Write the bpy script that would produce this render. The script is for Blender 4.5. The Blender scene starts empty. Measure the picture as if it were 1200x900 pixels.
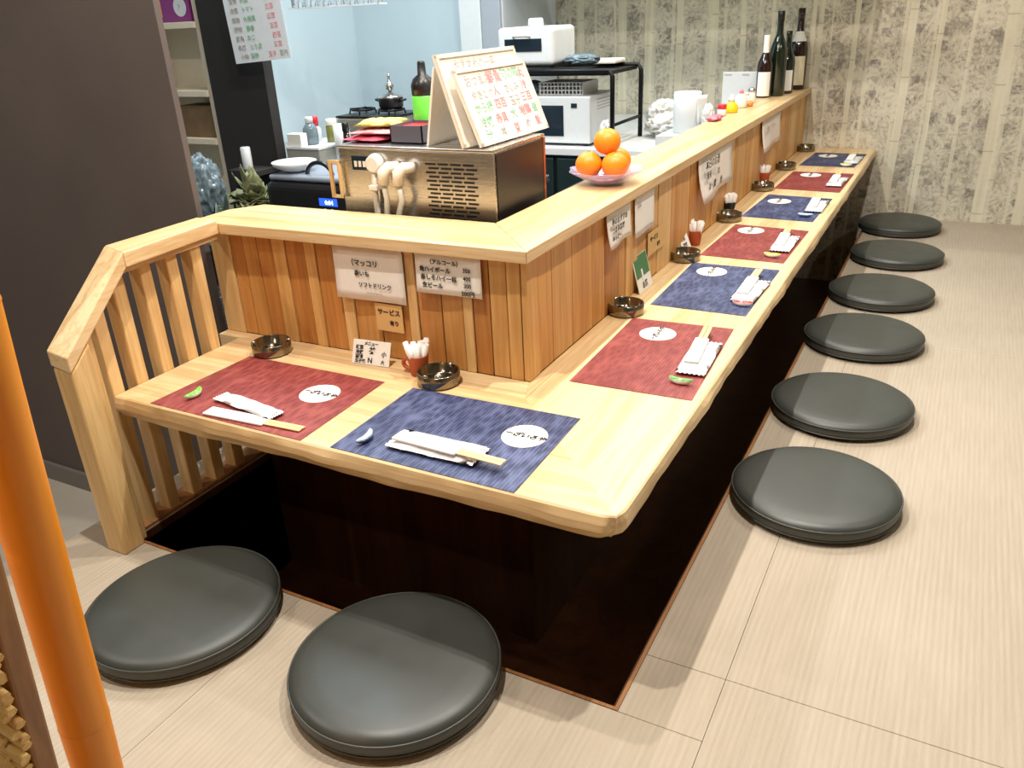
import bpy, bmesh, math, random
from mathutils import Vector, Matrix
from math import sin, cos, pi, radians, sqrt
S = bpy.context.scene
COL = S.collection
# ------------------------------------------------------------------ camera
cam_d = bpy.data.cameras.new('camera'); cam = bpy.data.objects.new('camera', cam_d); COL.objects.link(cam)
cam_d.sensor_width = 36; cam_d.lens = 952.46 / 1200 * 36; cam_d.clip_start = 0.02
cr = Vector((0.88354792, 0.46603707, -0.04639538)); cu = Vector((-0.15779282, 0.38949109, 0.90741287)); cf = Vector((-0.44095862, 0.79442189, -0.41767134))
m = Matrix((cr, cu, -cf)).transposed().to_4x4(); m.translation = Vector((0.40251592, -1.06738592, 1.14206484))
cam.matrix_world = m
S.camera = cam
# ------------------------------------------------------------------ world and light
w = bpy.data.worlds.new('world'); S.world = w; w.use_nodes = True
w.node_tree.nodes['Background'].inputs[0].default_value = (1.0, 0.93, 0.84, 1); w.node_tree.nodes['Background'].inputs[1].default_value = 0.35
S.view_settings.view_transform = 'Standard'; S.view_settings.look = 'None'; S.view_settings.gamma = 1
S.view_settings.exposure = 0.38
CEIL = 2.42
def lamp(kind, loc, energy, color, size=0.045, size_y=None, rot=(0, 0, 0), spread=None):
    d = bpy.data.lights.new(kind, 'AREA'); d.energy = energy; d.color = color
    d.shape = 'DISK' if size_y is None else 'RECTANGLE'; d.size = size
    if size_y: d.size_y = size_y
    if spread: d.spread = spread
    o = bpy.data.objects.new(kind, d); COL.objects.link(o); o.location = loc; o.rotation_euler = rot
    return o
WARM = (1.0, 0.93, 0.84); COOL = (0.80, 0.93, 1.0)
SPOTS = [(0.20, 0.70, 26), (-0.62, -0.18, 26), (0.20, 2.30, 15), (-0.62, 0.62, 14), (-0.62, 1.90, 14), (-0.62, 3.10, 10), (1.75, 1.2, 7), (-0.45, -1.75, 8)]  # the one over the right-hand tatami is an added fill brightening that floor
for x, y, e in SPOTS:
    lamp('downlight_lamp', (x, y, CEIL - 0.05), e, WARM)
lamp('kitchen_tube_lamp', (-1.75, 1.7, CEIL - 0.07), 36, COOL, 0.12, 1.2)
lamp('passage_lamp', (-2.35, -1.0, CEIL - 0.05), 16, WARM)
lamp('kitchen_tube_lamp', (-1.30, 2.75, CEIL - 0.07), 9, COOL, 1.2, 0.12)
# ------------------------------------------------------------------ material helpers
def new_mat(name, color=(0.5, 0.5, 0.5), rough=0.6, metal=0.0, trans=0.0, spec=None, coat=0.0, ior=None, emit=None, alpha=None):
    mt = bpy.data.materials.new(name); mt.use_nodes = True
    b = mt.node_tree.nodes['Principled BSDF']
    b.inputs['Base Color'].default_value = (*color, 1); b.inputs['Roughness'].default_value = rough
    b.inputs['Metallic'].default_value = metal; b.inputs['Transmission Weight'].default_value = trans
    if spec is not None: b.inputs['Specular IOR Level'].default_value = spec
    if coat: b.inputs['Coat Weight'].default_value = coat; b.inputs['Coat Roughness'].default_value = 0.15
    if ior: b.inputs['IOR'].default_value = ior
    if alpha is not None: b.inputs['Alpha'].default_value = alpha
    if emit: b.inputs['Emission Color'].default_value = (*emit[0], 1); b.inputs['Emission Strength'].default_value = emit[1]
    return mt
def srgb(r, g, b):
    f = lambda c: ((c / 255 + 0.055) / 1.055) ** 2.4 if c > 10 else c / 255 / 12.92
    return (f(r), f(g), f(b))
class NT:
    def __init__(s, mt): s.t = mt.node_tree; s.b = s.t.nodes['Principled BSDF']
    def n(s, typ, **kw):
        nd = s.t.nodes.new(typ)
        for k, v in kw.items():
            if k in ('ins',):
                for a, b in v.items(): nd.inputs[a].default_value = b
            else: setattr(nd, k, v)
        return nd
    def l(s, a, b): s.t.links.new(a, b)
    def coord(s, scale=(1, 1, 1), loc=(0, 0, 0)):
        tc = s.n('ShaderNodeTexCoord'); mp = s.n('ShaderNodeMapping'); s.l(tc.outputs['Object'], mp.inputs['Vector'])
        mp.inputs['Scale'].default_value = scale; mp.inputs['Location'].default_value = loc
        return mp.outputs[0]
    def noise(s, vec, scale=5, detail=4, rough=0.5, dist=0):
        n = s.n('ShaderNodeTexNoise'); n.inputs['Scale'].default_value = scale; n.inputs['Detail'].default_value = detail
        n.inputs['Roughness'].default_value = rough; n.inputs['Distortion'].default_value = dist
        if vec is not None: s.l(vec, n.inputs['Vector'])
        return n.outputs['Fac']
    def ramp(s, fac, stops):
        r = s.n('ShaderNodeValToRGB'); e = r.color_ramp.elements
        while len(e) < len(stops): e.new(0.5)
        for k, (p, c) in enumerate(stops): e[k].position = p; e[k].color = (*c, 1)
        s.l(fac, r.inputs[0]); return r.outputs[0]
    def math(s, op, a, b=None, c=None):
        n = s.n('ShaderNodeMath', operation=op)
        for k, v in enumerate((a, b, c)):
            if v is None: continue
            if isinstance(v, (int, float)): n.inputs[k].default_value = v
            else: s.l(v, n.inputs[k])
        return n.outputs[0]
    def mix(s, fac, a, b, mode='MIX'):
        n = s.n('ShaderNodeMix', data_type='RGBA', blend_type=mode)
        for k, v in ((0, fac), (6, a), (7, b)):
            if isinstance(v, (int, float)): n.inputs[k].default_value = v
            elif isinstance(v, tuple): n.inputs[k].default_value = (*v, 1)
            else: s.l(v, n.inputs[k])
        return n.outputs[2]
    def bump(s, h, strength=0.3, dist=0.002):
        b = s.n('ShaderNodeBump'); b.inputs['Strength'].default_value = strength; b.inputs['Distance'].default_value = dist
        s.l(h, b.inputs['Height']); s.l(b.outputs[0], s.b.inputs['Normal'])
    def base(s, c): s.l(c, s.b.inputs['Base Color'])
def wood(name, dark, light, axis, rough=0.42, grain=1.0, coat=0.15, vary=0.0):
    mt = new_mat(name, light, rough, coat=coat); t = NT(mt)
    sc = [28, 28, 28]; sc['xyz'.index(axis)] = 1.6
    tc = t.n('ShaderNodeTexCoord'); oi = t.n('ShaderNodeObjectInfo'); off = t.n('ShaderNodeVectorMath', operation='SCALE')
    cb = t.n('ShaderNodeCombineXYZ')
    for k in range(3): t.l(oi.outputs['Random'], cb.inputs[k])
    t.l(cb.outputs[0], off.inputs[0]); off.inputs['Scale'].default_value = 7.0
    ad = t.n('ShaderNodeVectorMath', operation='ADD'); t.l(tc.outputs['Object'], ad.inputs[0]); t.l(off.outputs[0], ad.inputs[1])
    mp = t.n('ShaderNodeMapping'); t.l(ad.outputs[0], mp.inputs['Vector']); mp.inputs['Scale'].default_value = sc
    v = mp.outputs[0]
    n1 = t.noise(v, 1.0 * grain, 5, 0.6, 0.6); n2 = t.noise(v, 4.5 * grain, 3, 0.6)
    f = t.math('MULTIPLY_ADD', n2, 0.35, t.math('MULTIPLY', n1, 0.65))
    if vary: f = t.math('ADD', f, t.math('MULTIPLY_ADD', oi.outputs['Random'], vary, -vary / 2))
    mid = tuple((a + b) / 2 for a, b in zip(dark, light))
    t.base(t.ramp(f, [(0.30, dark), (0.47, mid), (0.60, light)])); t.bump(n2, 0.08, 0.001)
    return mt
# ------------------------------------------------------------------ mesh helpers
class MB:
    def __init__(s): s.v = []; s.f = []; s.sm = []
    def add(s, vs, fs, smooth=False):
        k = len(s.v); s.v += [tuple(v) for v in vs]; s.f += [tuple(i + k for i in f) for f in fs]; s.sm += [smooth] * len(fs); return s
    def box(s, x0, x1, y0, y1, z0, z1, M=None):
        vs = [Vector(p) for p in ((x0, y0, z0), (x1, y0, z0), (x1, y1, z0), (x0, y1, z0), (x0, y0, z1), (x1, y0, z1), (x1, y1, z1), (x0, y1, z1))]
        if M is not None: vs = [M @ v for v in vs]
        return s.add(vs, [(0, 3, 2, 1), (4, 5, 6, 7), (0, 1, 5, 4), (1, 2, 6, 5), (2, 3, 7, 6), (3, 0, 4, 7)])
    def hexa(s, b, t):   # bottom four, top four (ccw)
        return s.add(list(b) + list(t), [(0, 3, 2, 1), (4, 5, 6, 7), (0, 1, 5, 4), (1, 2, 6, 5), (2, 3, 7, 6), (3, 0, 4, 7)])
    def prism(s, poly, z0, z1):
        n = len(poly); vs = [(x, y, z0) for x, y in poly] + [(x, y, z1) for x, y in poly]
        return s.add(vs, [tuple(range(n))[::-1], tuple(range(n, 2 * n))] + [(i, (i + 1) % n, n + (i + 1) % n, n + i) for i in range(n)])
    def lathe(s, prof, n=32, M=None, cap0=True, cap1=True, smooth=True, squash=1.0, wob=None):
        vs = []
        for r, z in prof:
            for k in range(n):
                a = 2 * pi * k / n; rr = r * (wob(a, z) if wob else 1)
                p = Vector((rr * cos(a), rr * sin(a) * squash, z)); vs.append(M @ p if M is not None else p)
        fs = [(j * n + k, j * n + (k + 1) % n, (j + 1) * n + (k + 1) % n, (j + 1) * n + k) for j in range(len(prof) - 1) for k in range(n)]
        s.add(vs, fs, smooth)
        k0 = len(s.v) - len(vs)
        if cap0: s.f.append(tuple(k0 + k for k in range(n))[::-1]); s.sm.append(False)
        if cap1: s.f.append(tuple(k0 + (len(prof) - 1) * n + k for k in range(n))); s.sm.append(False)
        return s
    def tube(s, pts, r, n=10, caps=True):
        pts = [Vector(p) for p in pts]; rs = r if isinstance(r, (list, tuple)) else [r] * len(pts); vs = []
        up = None
        for i, p in enumerate(pts):
            d = (pts[min(i + 1, len(pts) - 1)] - pts[max(i - 1, 0)]).normalized()
            if up is None: up = d.orthogonal().normalized()
            a = (up - d * up.dot(d)).normalized(); b = d.cross(a); up = a
            vs += [p + (a * cos(2 * pi * k / n) + b * sin(2 * pi * k / n)) * rs[i] for k in range(n)]
        fs = [(j * n + k, j * n + (k + 1) % n, (j + 1) * n + (k + 1) % n, (j + 1) * n + k) for j in range(len(pts) - 1) for k in range(n)]
        s.add(vs, fs, True); k0 = len(s.v) - len(vs)
        if caps: s.f += [tuple(k0 + k for k in range(n))[::-1], tuple(k0 + (len(pts) - 1) * n + k for k in range(n))]; s.sm += [False, False]
        return s
    def build(s, name, mat, parent=None, bevel=0, seg=2, loc=None):
        me = bpy.data.meshes.new(name)
        off = Vector(loc) if loc is not None else (Vector(parent.location) if parent is not None and parent.get('_world') else Vector())
        if parent is not None and parent.get('_world') and parent.parent: off = Vector(parent.parent.location)
        me.from_pydata([tuple(Vector(v) - off) for v in s.v], [], s.f)
        for p, q in zip(me.polygons, s.sm): p.use_smooth = q
        bm = bmesh.new(); bm.from_mesh(me); bmesh.ops.recalc_face_normals(bm, faces=bm.faces); bm.to_mesh(me); bm.free()
        me.materials.append(mat)
        o = bpy.data.objects.new(name, me); COL.objects.link(o)
        if parent is not None: o.parent = parent
        if loc is not None and parent is None: o.location = loc
        if bevel:
            b = o.modifiers.new('bevel', 'BEVEL'); b.width = bevel; b.segments = seg; b.limit_method = 'ANGLE'; b.angle_limit = radians(35)
        return o
def thing(name, label, cat, loc=(0, 0, 0), rz=0, group=None):
    o = bpy.data.objects.new(name, None); COL.objects.link(o); o.location = loc; o.rotation_euler = (0, 0, rz)
    o.empty_display_size = 0.05; o['label'] = label; o['category'] = cat
    if group: o['group'] = group
    return o
def tag(o, label, cat, group=None):
    o['label'] = label; o['category'] = cat
    if group: o['group'] = group
    return o
def struct(o): o['kind'] = 'structure'; return o
def dup(root, loc, rz, label, group=None):
    r = root.copy(); COL.objects.link(r); r.location = loc; r.rotation_euler = (0, 0, rz); r['label'] = label
    if group: r['group'] = group
    for ch in list(root.children):
        c = ch.copy(); COL.objects.link(c); c.parent = r
        for g in ch.children:
            d = g.copy(); COL.objects.link(d); d.parent = c
    return r
def text(s, size, mat, parent, o, xd, yd, name='lettering', shear=0.0, off=0.0006, align='LEFT', bold=0.0):
    cu_ = bpy.data.curves.new(name, 'FONT'); cu_.body = s; cu_.size = size; cu_.extrude = 0.0002; cu_.resolution_u = 2; cu_.shear = shear; cu_.align_x = align
    cu_.offset = bold
    ob = bpy.data.objects.new(name, cu_)
    me = bpy.data.meshes.new_from_object(ob); bpy.data.objects.remove(ob)
    xd = Vector(xd).normalized(); yd = Vector(yd).normalized(); nd = xd.cross(yd).normalized()
    M = Matrix((xd, yd, nd)).transposed().to_4x4(); M.translation = Vector(o) + nd * off
    me.transform(M); me.materials.clear(); me.materials.append(mat)
    t = bpy.data.objects.new(name, me); COL.objects.link(t); t.parent = parent
    return t
R = random.Random(7)
# ------------------------------------------------------------------ materials
M_ = {}
M_['pale_y'] = wood('pale_wood_along_y', srgb(196, 154, 100), srgb(230, 202, 156), 'y', vary=0.1)
M_['pale_x'] = wood('pale_wood_along_x', srgb(196, 154, 100), srgb(230, 202, 156), 'x', vary=0.1)
M_['pale_z'] = wood('pale_wood_upright', srgb(196, 152, 92), srgb(230, 196, 138), 'z', vary=0.1)
M_['edge'] = wood('live_edge_wood', srgb(170, 122, 62), srgb(232, 200, 142), 'y', grain=0.7)
PL = [wood('cedar_plank_red', srgb(158, 96, 38), srgb(202, 140, 72), 'z', 0.5, 0.8, 0.05), wood('cedar_plank_tan', srgb(176, 116, 50), srgb(212, 158, 90), 'z', 0.5, 0.8, 0.05),
      wood('cedar_plank_honey', srgb(188, 134, 68), srgb(222, 176, 110), 'z', 0.5, 0.8, 0.05), wood('cedar_plank_pale', srgb(204, 156, 92), srgb(232, 196, 138), 'z', 0.5, 0.8, 0.05)]
M_['dark_wood'] = wood('dark_stained_wood', srgb(48, 22, 10), srgb(84, 50, 26), 'z', 0.3, 0.5, 0.3)
M_['trim'] = wood('footwell_trim_wood', srgb(112, 70, 36), srgb(160, 110, 66), 'y')
def tatami():
    mt = new_mat('tatami_weave', srgb(214, 196, 164), 0.75); t = NT(mt)
    v = t.coord(); wv = t.n('ShaderNodeTexWave', wave_type='BANDS', bands_direction='X'); wv.inputs['Scale'].default_value = 26; wv.inputs['Distortion'].default_value = 0.3
    t.l(v, wv.inputs[0])
    w2 = t.n('ShaderNodeTexWave', wave_type='BANDS', bands_direction='Y'); w2.inputs['Scale'].default_value = 90; w2.inputs['Distortion'].default_value = 1.0; t.l(v, w2.inputs[0])
    n = t.noise(t.coord((60, 3, 1)), 2, 4, 0.7); n3 = t.noise(v, 2.2, 3)
    f = t.math('ADD', t.math('MULTIPLY', wv.outputs['Fac'], 0.09), t.math('MULTIPLY_ADD', n, 0.5, t.math('MULTIPLY', n3, 0.35)))
    t.base(t.ramp(f, [(0.2, srgb(160, 147, 128)), (0.75, srgb(190, 178, 160))]))
    h = t.math('ADD', wv.outputs['Fac'], t.math('MULTIPLY', w2.outputs['Fac'], 0.5)); t.bump(h, 0.25, 0.0012)
    return mt
M_['tatami'] = tatami()
def leather():
    mt = new_mat('black_leatherette', srgb(56, 60, 56), 0.5, spec=0.75); t = NT(mt)
    n = t.noise(t.coord(), 380, 2); n2 = t.noise(t.coord(), 9, 2)
    t.bump(t.math('ADD', t.math('MULTIPLY', n, 0.12), n2), 0.25, 0.004)
    t.l(t.ramp(n2, [(0.3, (0.40,) * 3), (0.7, (0.52,) * 3)]), t.b.inputs['Roughness'])
    return mt
M_['leather'] = leather()
def wallpaper():
    mt = new_mat('bamboo_print_wallpaper', srgb(200, 190, 160), 0.8); t = NT(mt)
    tc = t.n('ShaderNodeTexCoord'); sp = t.n('ShaderNodeSeparateXYZ'); t.l(tc.outputs['Object'], sp.inputs[0]); X, Z = sp.outputs[0], sp.outputs[2]
    wob = t.math('MULTIPLY', t.math('SUBTRACT', t.noise(t.coord((1, 1, 0.6)), 2.0, 2), 0.5), 0.03)
    Xw = t.math('ADD', X, wob)
    # mottled blocky ground
    vor = t.n('ShaderNodeTexVoronoi', distance='CHEBYCHEV'); vor.inputs['Scale'].default_value = 17; t.l(t.coord((1.0, 1, 1.0)), vor.inputs['Vector'])
    sc = t.n('ShaderNodeSeparateColor'); t.l(vor.outputs['Color'], sc.inputs[0])
    n = t.noise(t.coord(), 26, 5, 0.7); nl = t.noise(t.coord(), 5, 3)
    g = t.math('ADD', t.math('MULTIPLY', sc.outputs[0], 0.22), t.math('MULTIPLY_ADD', n, 0.6, t.math('MULTIPLY', nl, 0.35)))
    col = t.ramp(g, [(0.34, srgb(106, 102, 98)), (0.46, srgb(156, 151, 138)), (0.58, srgb(192, 186, 168)), (0.80, srgb(212, 206, 186))])
    dk = t.math('MULTIPLY', t.math('GREATER_THAN', sc.outputs[1], 0.80), t.math('LESS_THAN', vor.outputs['Distance'], 0.38))
    col = t.mix(t.math('MULTIPLY', dk, 0.55), col, srgb(112, 100, 102))
    fs = t.noise(t.coord((1, 1, 0.8), (5, 0, 2)), 48, 4, 0.75); col = t.mix(t.math('MULTIPLY', t.math('GREATER_THAN', fs, 0.57), 0.5), col, srgb(122, 112, 98)); col = t.mix(t.math('MULTIPLY', t.math('LESS_THAN', fs, 0.42), 0.6), col, srgb(216, 208, 184))
    # leaf bursts
    def leaves(scale, off, nleaf, c, amt):
        nonlocal col
        v0 = t.coord((1, 1, 1), off); nn = t.n('ShaderNodeTexNoise'); nn.inputs['Scale'].default_value = 14; t.l(v0, nn.inputs['Vector']); ns = t.n('ShaderNodeVectorMath', operation='MULTIPLY_ADD'); t.l(nn.outputs['Color'], ns.inputs[0]); ns.inputs[1].default_value = (0.05,) * 3; t.l(v0, ns.inputs[2]); v = ns.outputs[0]; vo = t.n('ShaderNodeTexVoronoi'); vo.inputs['Scale'].default_value = scale; vo.voronoi_dimensions = '2D'
        s2 = t.n('ShaderNodeSeparateXYZ'); t.l(v, s2.inputs[0]); c2 = t.n('ShaderNodeCombineXYZ'); t.l(s2.outputs[0], c2.inputs[0]); t.l(s2.outputs[2], c2.inputs[1]); t.l(c2.outputs[0], vo.inputs['Vector'])
        sb = t.n('ShaderNodeVectorMath', operation='SUBTRACT'); t.l(c2.outputs[0], sb.inputs[0]); t.l(vo.outputs['Position'], sb.inputs[1])
        s3 = t.n('ShaderNodeSeparateXYZ'); t.l(sb.outputs[0], s3.inputs[0])
        a = t.math('ARCTAN2', s3.outputs[1], s3.outputs[0]); rc = t.n('ShaderNodeSeparateColor'); t.l(vo.outputs['Color'], rc.inputs[0])
        a = t.math('ADD', a, t.math('MULTIPLY', rc.outputs[2], 6.0))
        r = t.math('MULTIPLY', vo.outputs['Distance'], 1.0)
        k = t.math('ABSOLUTE', t.math('SINE', t.math('MULTIPLY', a, nleaf / 2)))
        edge = t.math('MULTIPLY_ADD', t.math('POWER', k, 2.6), 0.6, 0.05)
        msk = t.math('MULTIPLY', t.math('LESS_THAN', r, edge), t.math('GREATER_THAN', rc.outputs[0], 0.25))
        vein = t.math('GREATER_THAN', k, 0.985)
        msk = t.math('MULTIPLY', msk, t.math('SUBTRACT', 1.0, t.math('MULTIPLY', vein, 0.5)))
        col = t.mix(t.math('MULTIPLY', msk, amt), col, c)
    leaves(9.0, (0, 0, 0), 9, srgb(146, 134, 112), 0.35)
    leaves(7.0, (3.3, 0, 1.7), 11, srgb(220, 213, 192), 0.5)
    leaves(11.0, (7.3, 0, 4.7), 9, srgb(210, 203, 182), 0.4)
    # stalks
    for scale, off, wmin, wvar, amt in ((5.0, 0.0, 0.05, 0.09, 0.9), (6.5, 3.37, 0.03, 0.07, 0.7)):
        vo = t.n('ShaderNodeTexVoronoi', voronoi_dimensions='1D'); vo.inputs['Scale'].default_value = scale; vo.inputs['Randomness'].default_value = 0.75
        t.l(t.math('ADD', Xw, off), vo.inputs['W']); rc = t.n('ShaderNodeSeparateColor'); t.l(vo.outputs['Color'], rc.inputs[0])
        msk = t.math('LESS_THAN', vo.outputs['Distance'], t.math('MULTIPLY_ADD', rc.outputs[0], wvar, wmin))
        zz = t.math('FRACT', t.math('ADD', t.math('MULTIPLY', Z, 3.1), t.math('MULTIPLY', rc.outputs[1], 5.0)))
        joint = t.math('LESS_THAN', zz, 0.02)
        sh = t.noise(t.coord((40, 1, 2)), 1.0, 2)
        sc_ = t.ramp(sh, [(0.3, srgb(208, 201, 176)), (0.7, srgb(224, 218, 196))])
        sc_ = t.mix(t.math('MULTIPLY', joint, 0.45), sc_, srgb(140, 128, 98))
        col = t.mix(t.math('MULTIPLY', msk, amt), col, sc_)
    t.base(col); t.bump(n, 0.1, 0.001)
    return mt
M_['wallpaper'] = wallpaper()
def plaster(name, c, amt=0.06, rough=0.85, scale=180):
    mt = new_mat(name, c, rough); t = NT(mt); n = t.noise(t.coord(), scale, 4, 0.7); n2 = t.noise(t.coord(), 3, 3)
    t.base(t.mix(n2, tuple(k * (1 - amt * 2) for k in c), tuple(min(1, k * (1 + amt)) for k in c))); t.bump(n, 0.25, 0.002); return mt
M_['dark_wall'] = plaster('dark_grey_brown_wall', srgb(92, 83, 80), 0.12)
M_['black_col'] = plaster('black_panel_wall', srgb(40, 37, 36), 0.15)
M_['kitchen_wall'] = plaster('pale_blue_kitchen_panel', srgb(190, 206, 213), 0.03, 0.35, 30)
M_['ceiling'] = plaster('cream_ceiling', srgb(160, 150, 136), 0.03)
M_['side_wall'] = plaster('cream_side_wall', srgb(150, 138, 120), 0.03)
M_['grey_floor'] = plaster('grey_passage_floor', srgb(190, 184, 172), 0.15, 0.5, 40)
def steel():
    mt = new_mat('brushed_stainless', srgb(204, 202, 200), 0.26, 1.0); t = NT(mt); n = t.noise(t.coord((2, 60, 60)), 2, 3)
    t.l(t.ramp(n, [(0.3, (0.24,) * 3), (0.7, (0.30,) * 3)]), t.b.inputs['Roughness']); return mt
M_['steel'] = steel()
def plain(name, rgb, rough=0.6, metal=0, vary=0.05, scale=40, **kw):
    mt = new_mat(name, srgb(*rgb), rough, metal, **kw); t = NT(mt); n = t.noise(t.coord(), scale, 3); c = srgb(*rgb)
    t.base(t.mix(n, tuple(k * (1 - vary) for k in c), tuple(min(1, k * (1 + vary)) for k in c))); return mt
M_['white'] = plain('white_enamel', (214, 217, 218), 0.35)
M_['offwhite'] = plain('off_white_board', (238, 230, 218), 0.6)
M_['paper'] = plain('white_paper', (240, 236, 228), 0.8, scale=12)
M_['kraft'] = plain('tan_label_paper', (222, 180, 118), 0.8)
M_['ink'] = plain('black_ink', (40, 34, 32), 0.8)
M_['ink_soft'] = plain('faded_grey_ink', (178, 173, 168), 0.8)
M_['ink_red'] = plain('red_marker', (232, 146, 150), 0.8)
M_['ink_green'] = plain('green_marker', (146, 194, 164), 0.8)
M_['black'] = plain('black_plastic', (24, 24, 26), 0.35)
M_['black_metal'] = plain('black_metal', (22, 22, 24), 0.4, 0.6)
M_['dark_glass'] = plain('dark_glass', (30, 42, 52), 0.08)
M_['terracotta'] = plain('terracotta', (178, 84, 44), 0.55)
M_['teal'] = plain('dark_teal_metal', (62, 82, 84), 0.25, 0.7)
M_['green_bottle'] = new_mat('dark_green_glass', srgb(16, 30, 18), 0.07, spec=0.7, coat=0.4)
M_['brown_bottle'] = new_mat('dark_brown_glass', srgb(34, 14, 12), 0.07, spec=0.7, coat=0.4)
M_['smoke'] = new_mat('smoked_steel', srgb(138, 130, 112), 0.16, 0.95)
M_['orange'] = new_mat('orange_peel', srgb(244, 140, 20), 0.42); t_ = NT(M_['orange']); t_.bump(t_.noise(t_.coord(), 240, 2), 0.35, 0.002)
M_['glass_purple'] = new_mat('clear_lilac_glass', srgb(226, 200, 236), 0.05, alpha=0.42, coat=0.8, spec=0.8)
M_['glass_deep'] = new_mat('violet_glass_base', srgb(130, 70, 160), 0.08, alpha=0.75, coat=0.6)
M_['clear'] = new_mat('clear_plastic_film', (0.95, 0.97, 1), 0.12, trans=0.85, ior=1.15)
M_['bamboo'] = wood('varnished_orange_bamboo', srgb(222, 118, 12), srgb(244, 156, 30), 'z', 0.45, 0.25, 0.1)
M_['frame_brown'] = wood('brown_frame_wood', srgb(120, 78, 40), srgb(168, 116, 66), 'z')
M_['reed'] = wood('split_reed', srgb(206, 146, 66), srgb(246, 208, 132), 'x', 0.5, 2.0)
def placemat(name, base, hi):
    mt = new_mat(name, base, 0.55); t = NT(mt); v = t.coord()
    wv = t.n('ShaderNodeTexWave', bands_direction='X'); wv.inputs['Scale'].default_value = 42; wv.inputs['Distortion'].default_value = 1.5; wv.inputs['Detail'].default_value = 3; t.l(v, wv.inputs[0])
    vo = t.n('ShaderNodeTexVoronoi'); vo.inputs['Scale'].default_value = 90; t.l(t.coord((1, 0.35, 1)), vo.inputs['Vector'])
    n = t.noise(v, 9, 3)
    f = t.math('MULTIPLY', t.math('ADD', t.math('MULTIPLY', wv.outputs['Fac'], 0.35), t.math('MULTIPLY', vo.outputs['Distance'], 0.95)), n)
    t.base(t.ramp(f, [(0.15, base), (0.62, hi)])); t.bump(wv.outputs['Fac'], 0.15, 0.001); return mt
M_['mat_red'] = placemat('dark_red_embossed_paper', srgb(116, 38, 38), srgb(156, 76, 70))
M_['mat_blue'] = placemat('navy_embossed_paper', srgb(26, 36, 74), srgb(92, 102, 140))
# ------------------------------------------------------------------ room shell
YB = 3.86; XL = -2.92; XR = 2.7; YF = -2.9; ZK = -0.41
struct(MB().box(XL - 0.1, XR, YB, YB + 0.1, ZK, CEIL).build('wall_back', M_['wallpaper']))
struct(MB().box(XR, XR + 0.1, YF, YB + 0.1, ZK, CEIL).build('wall_right', M_['side_wall']))
struct(MB().box(-4.2, XR + 0.1, YF - 0.1, YF, ZK, CEIL).build('wall_front', M_['side_wall']))
struct(MB().box(-4.3, -4.2, YF - 0.1, 0.46, ZK, CEIL).build('wall_passage', M_['side_wall']))
struct(MB().box(-4.3, -1.39, 0.46, 0.478, ZK, CEIL).build('wall_left', M_['dark_wall']))
struct(MB().box(-4.2, -1.39, 0.445, 0.46, ZK, ZK + 0.07).build('baseboard_left', plain('grey_baseboard', (120, 116, 112), 0.6)))
struct(MB().box(XL - 0.1, XL, 0.54, YB, ZK, CEIL).build('wall_kitchen', M_['kitchen_wall']))
struct(MB().box(XL, -2.17, 3.20, 3.26, ZK, CEIL).build('wall_kitchen_rear', M_['kitchen_wall']))
struct(MB().box(-4.3, XR + 0.1, YF - 0.1, YB + 0.1, CEIL, CEIL + 0.1).build('ceiling', M_['ceiling']))
struct(MB().box(-2.372, -2.067, 1.5, 1.55, ZK, CEIL).build('wall_column', M_['black_col']))
fl = struct(MB().box(-4.3, XR, YF, YB, ZK - 0.1, ZK).build('kitchen_floor', M_['grey_floor']))
# raised tatami platform: base, then each mat a piece
PX, PY = 0.01, -0.045
XW = -1.40
plat = MB()
plat.prism([(XW, YF), (XR, YF), (XR, YB), (PX + 0.012, YB), (PX + 0.012, PY - 0.012), (-1.25, PY - 0.012), (-1.25, 0.44), (XW, 0.44)], ZK + 0.001, -0.026)
M_['subfloor'] = plain('subfloor_board', (150, 128, 96), 0.8)
floor = struct(plat.build('floor', M_['subfloor']))
def mat_piece(x0, x1, y0, y1): MB().box(x0 + 0.0004, x1 - 0.0004, y0 + 0.0004, y1 - 0.0004, -0.0255, 0).build('tatami_mat', M_['tatami'], floor, 0.0006, 1)
SX = 0.175; SY = 0.098
mat_piece(PX + 0.012, SX, PY - 0.012, SY) ; mat_piece(PX + 0.012, SX, SY, 1.95); mat_piece(PX + 0.012, SX, 1.95, YB)
for i, (a, b) in enumerate(((SX, 1.06), (1.06, 1.95), (1.95, XR))):
    for c, d in ((SY, 1.95), (1.95, YB)): mat_piece(a, b, c, d)
    for c, d in ((-1.76, SY), (YF, -1.76)): mat_piece(a, b, c, d)
for a, b in ((XW, -0.71), (-0.71, SX)):
    mat_piece(a, b, -0.93, PY - 0.012); mat_piece(a, b, -1.84, -0.93); mat_piece(a, b, YF, -1.84)
mat_piece(XW, -1.25, PY - 0.012, 0.44)
MB().box(-2.0, -1.0, -0.7, -0.699, -0.41, -0.409)
# footwell (the leg pit) and its thin trim
fw = MB(); fw.box(PX, PX + 0.012, PY, YB, ZK, -0.0045).box(-1.25, PX + 0.012, PY - 0.012, PY, ZK, -0.004).box(-1.262, -1.25, PY, 0.43, ZK, -0.004).box(-1.25, PX, PY, YB, ZK, ZK + 0.012)
struct(fw.build('footwell', M_['dark_wood']))
tr = MB(); tr.box(PX + 0.005, PX + 0.012, PY - 0.012, YB, -0.004, 0.0015).box(-1.25, PX + 0.005, PY - 0.012, PY - 0.005, -0.004, 0.0015)
struct(tr.build('trim_1', M_['trim']))
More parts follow.
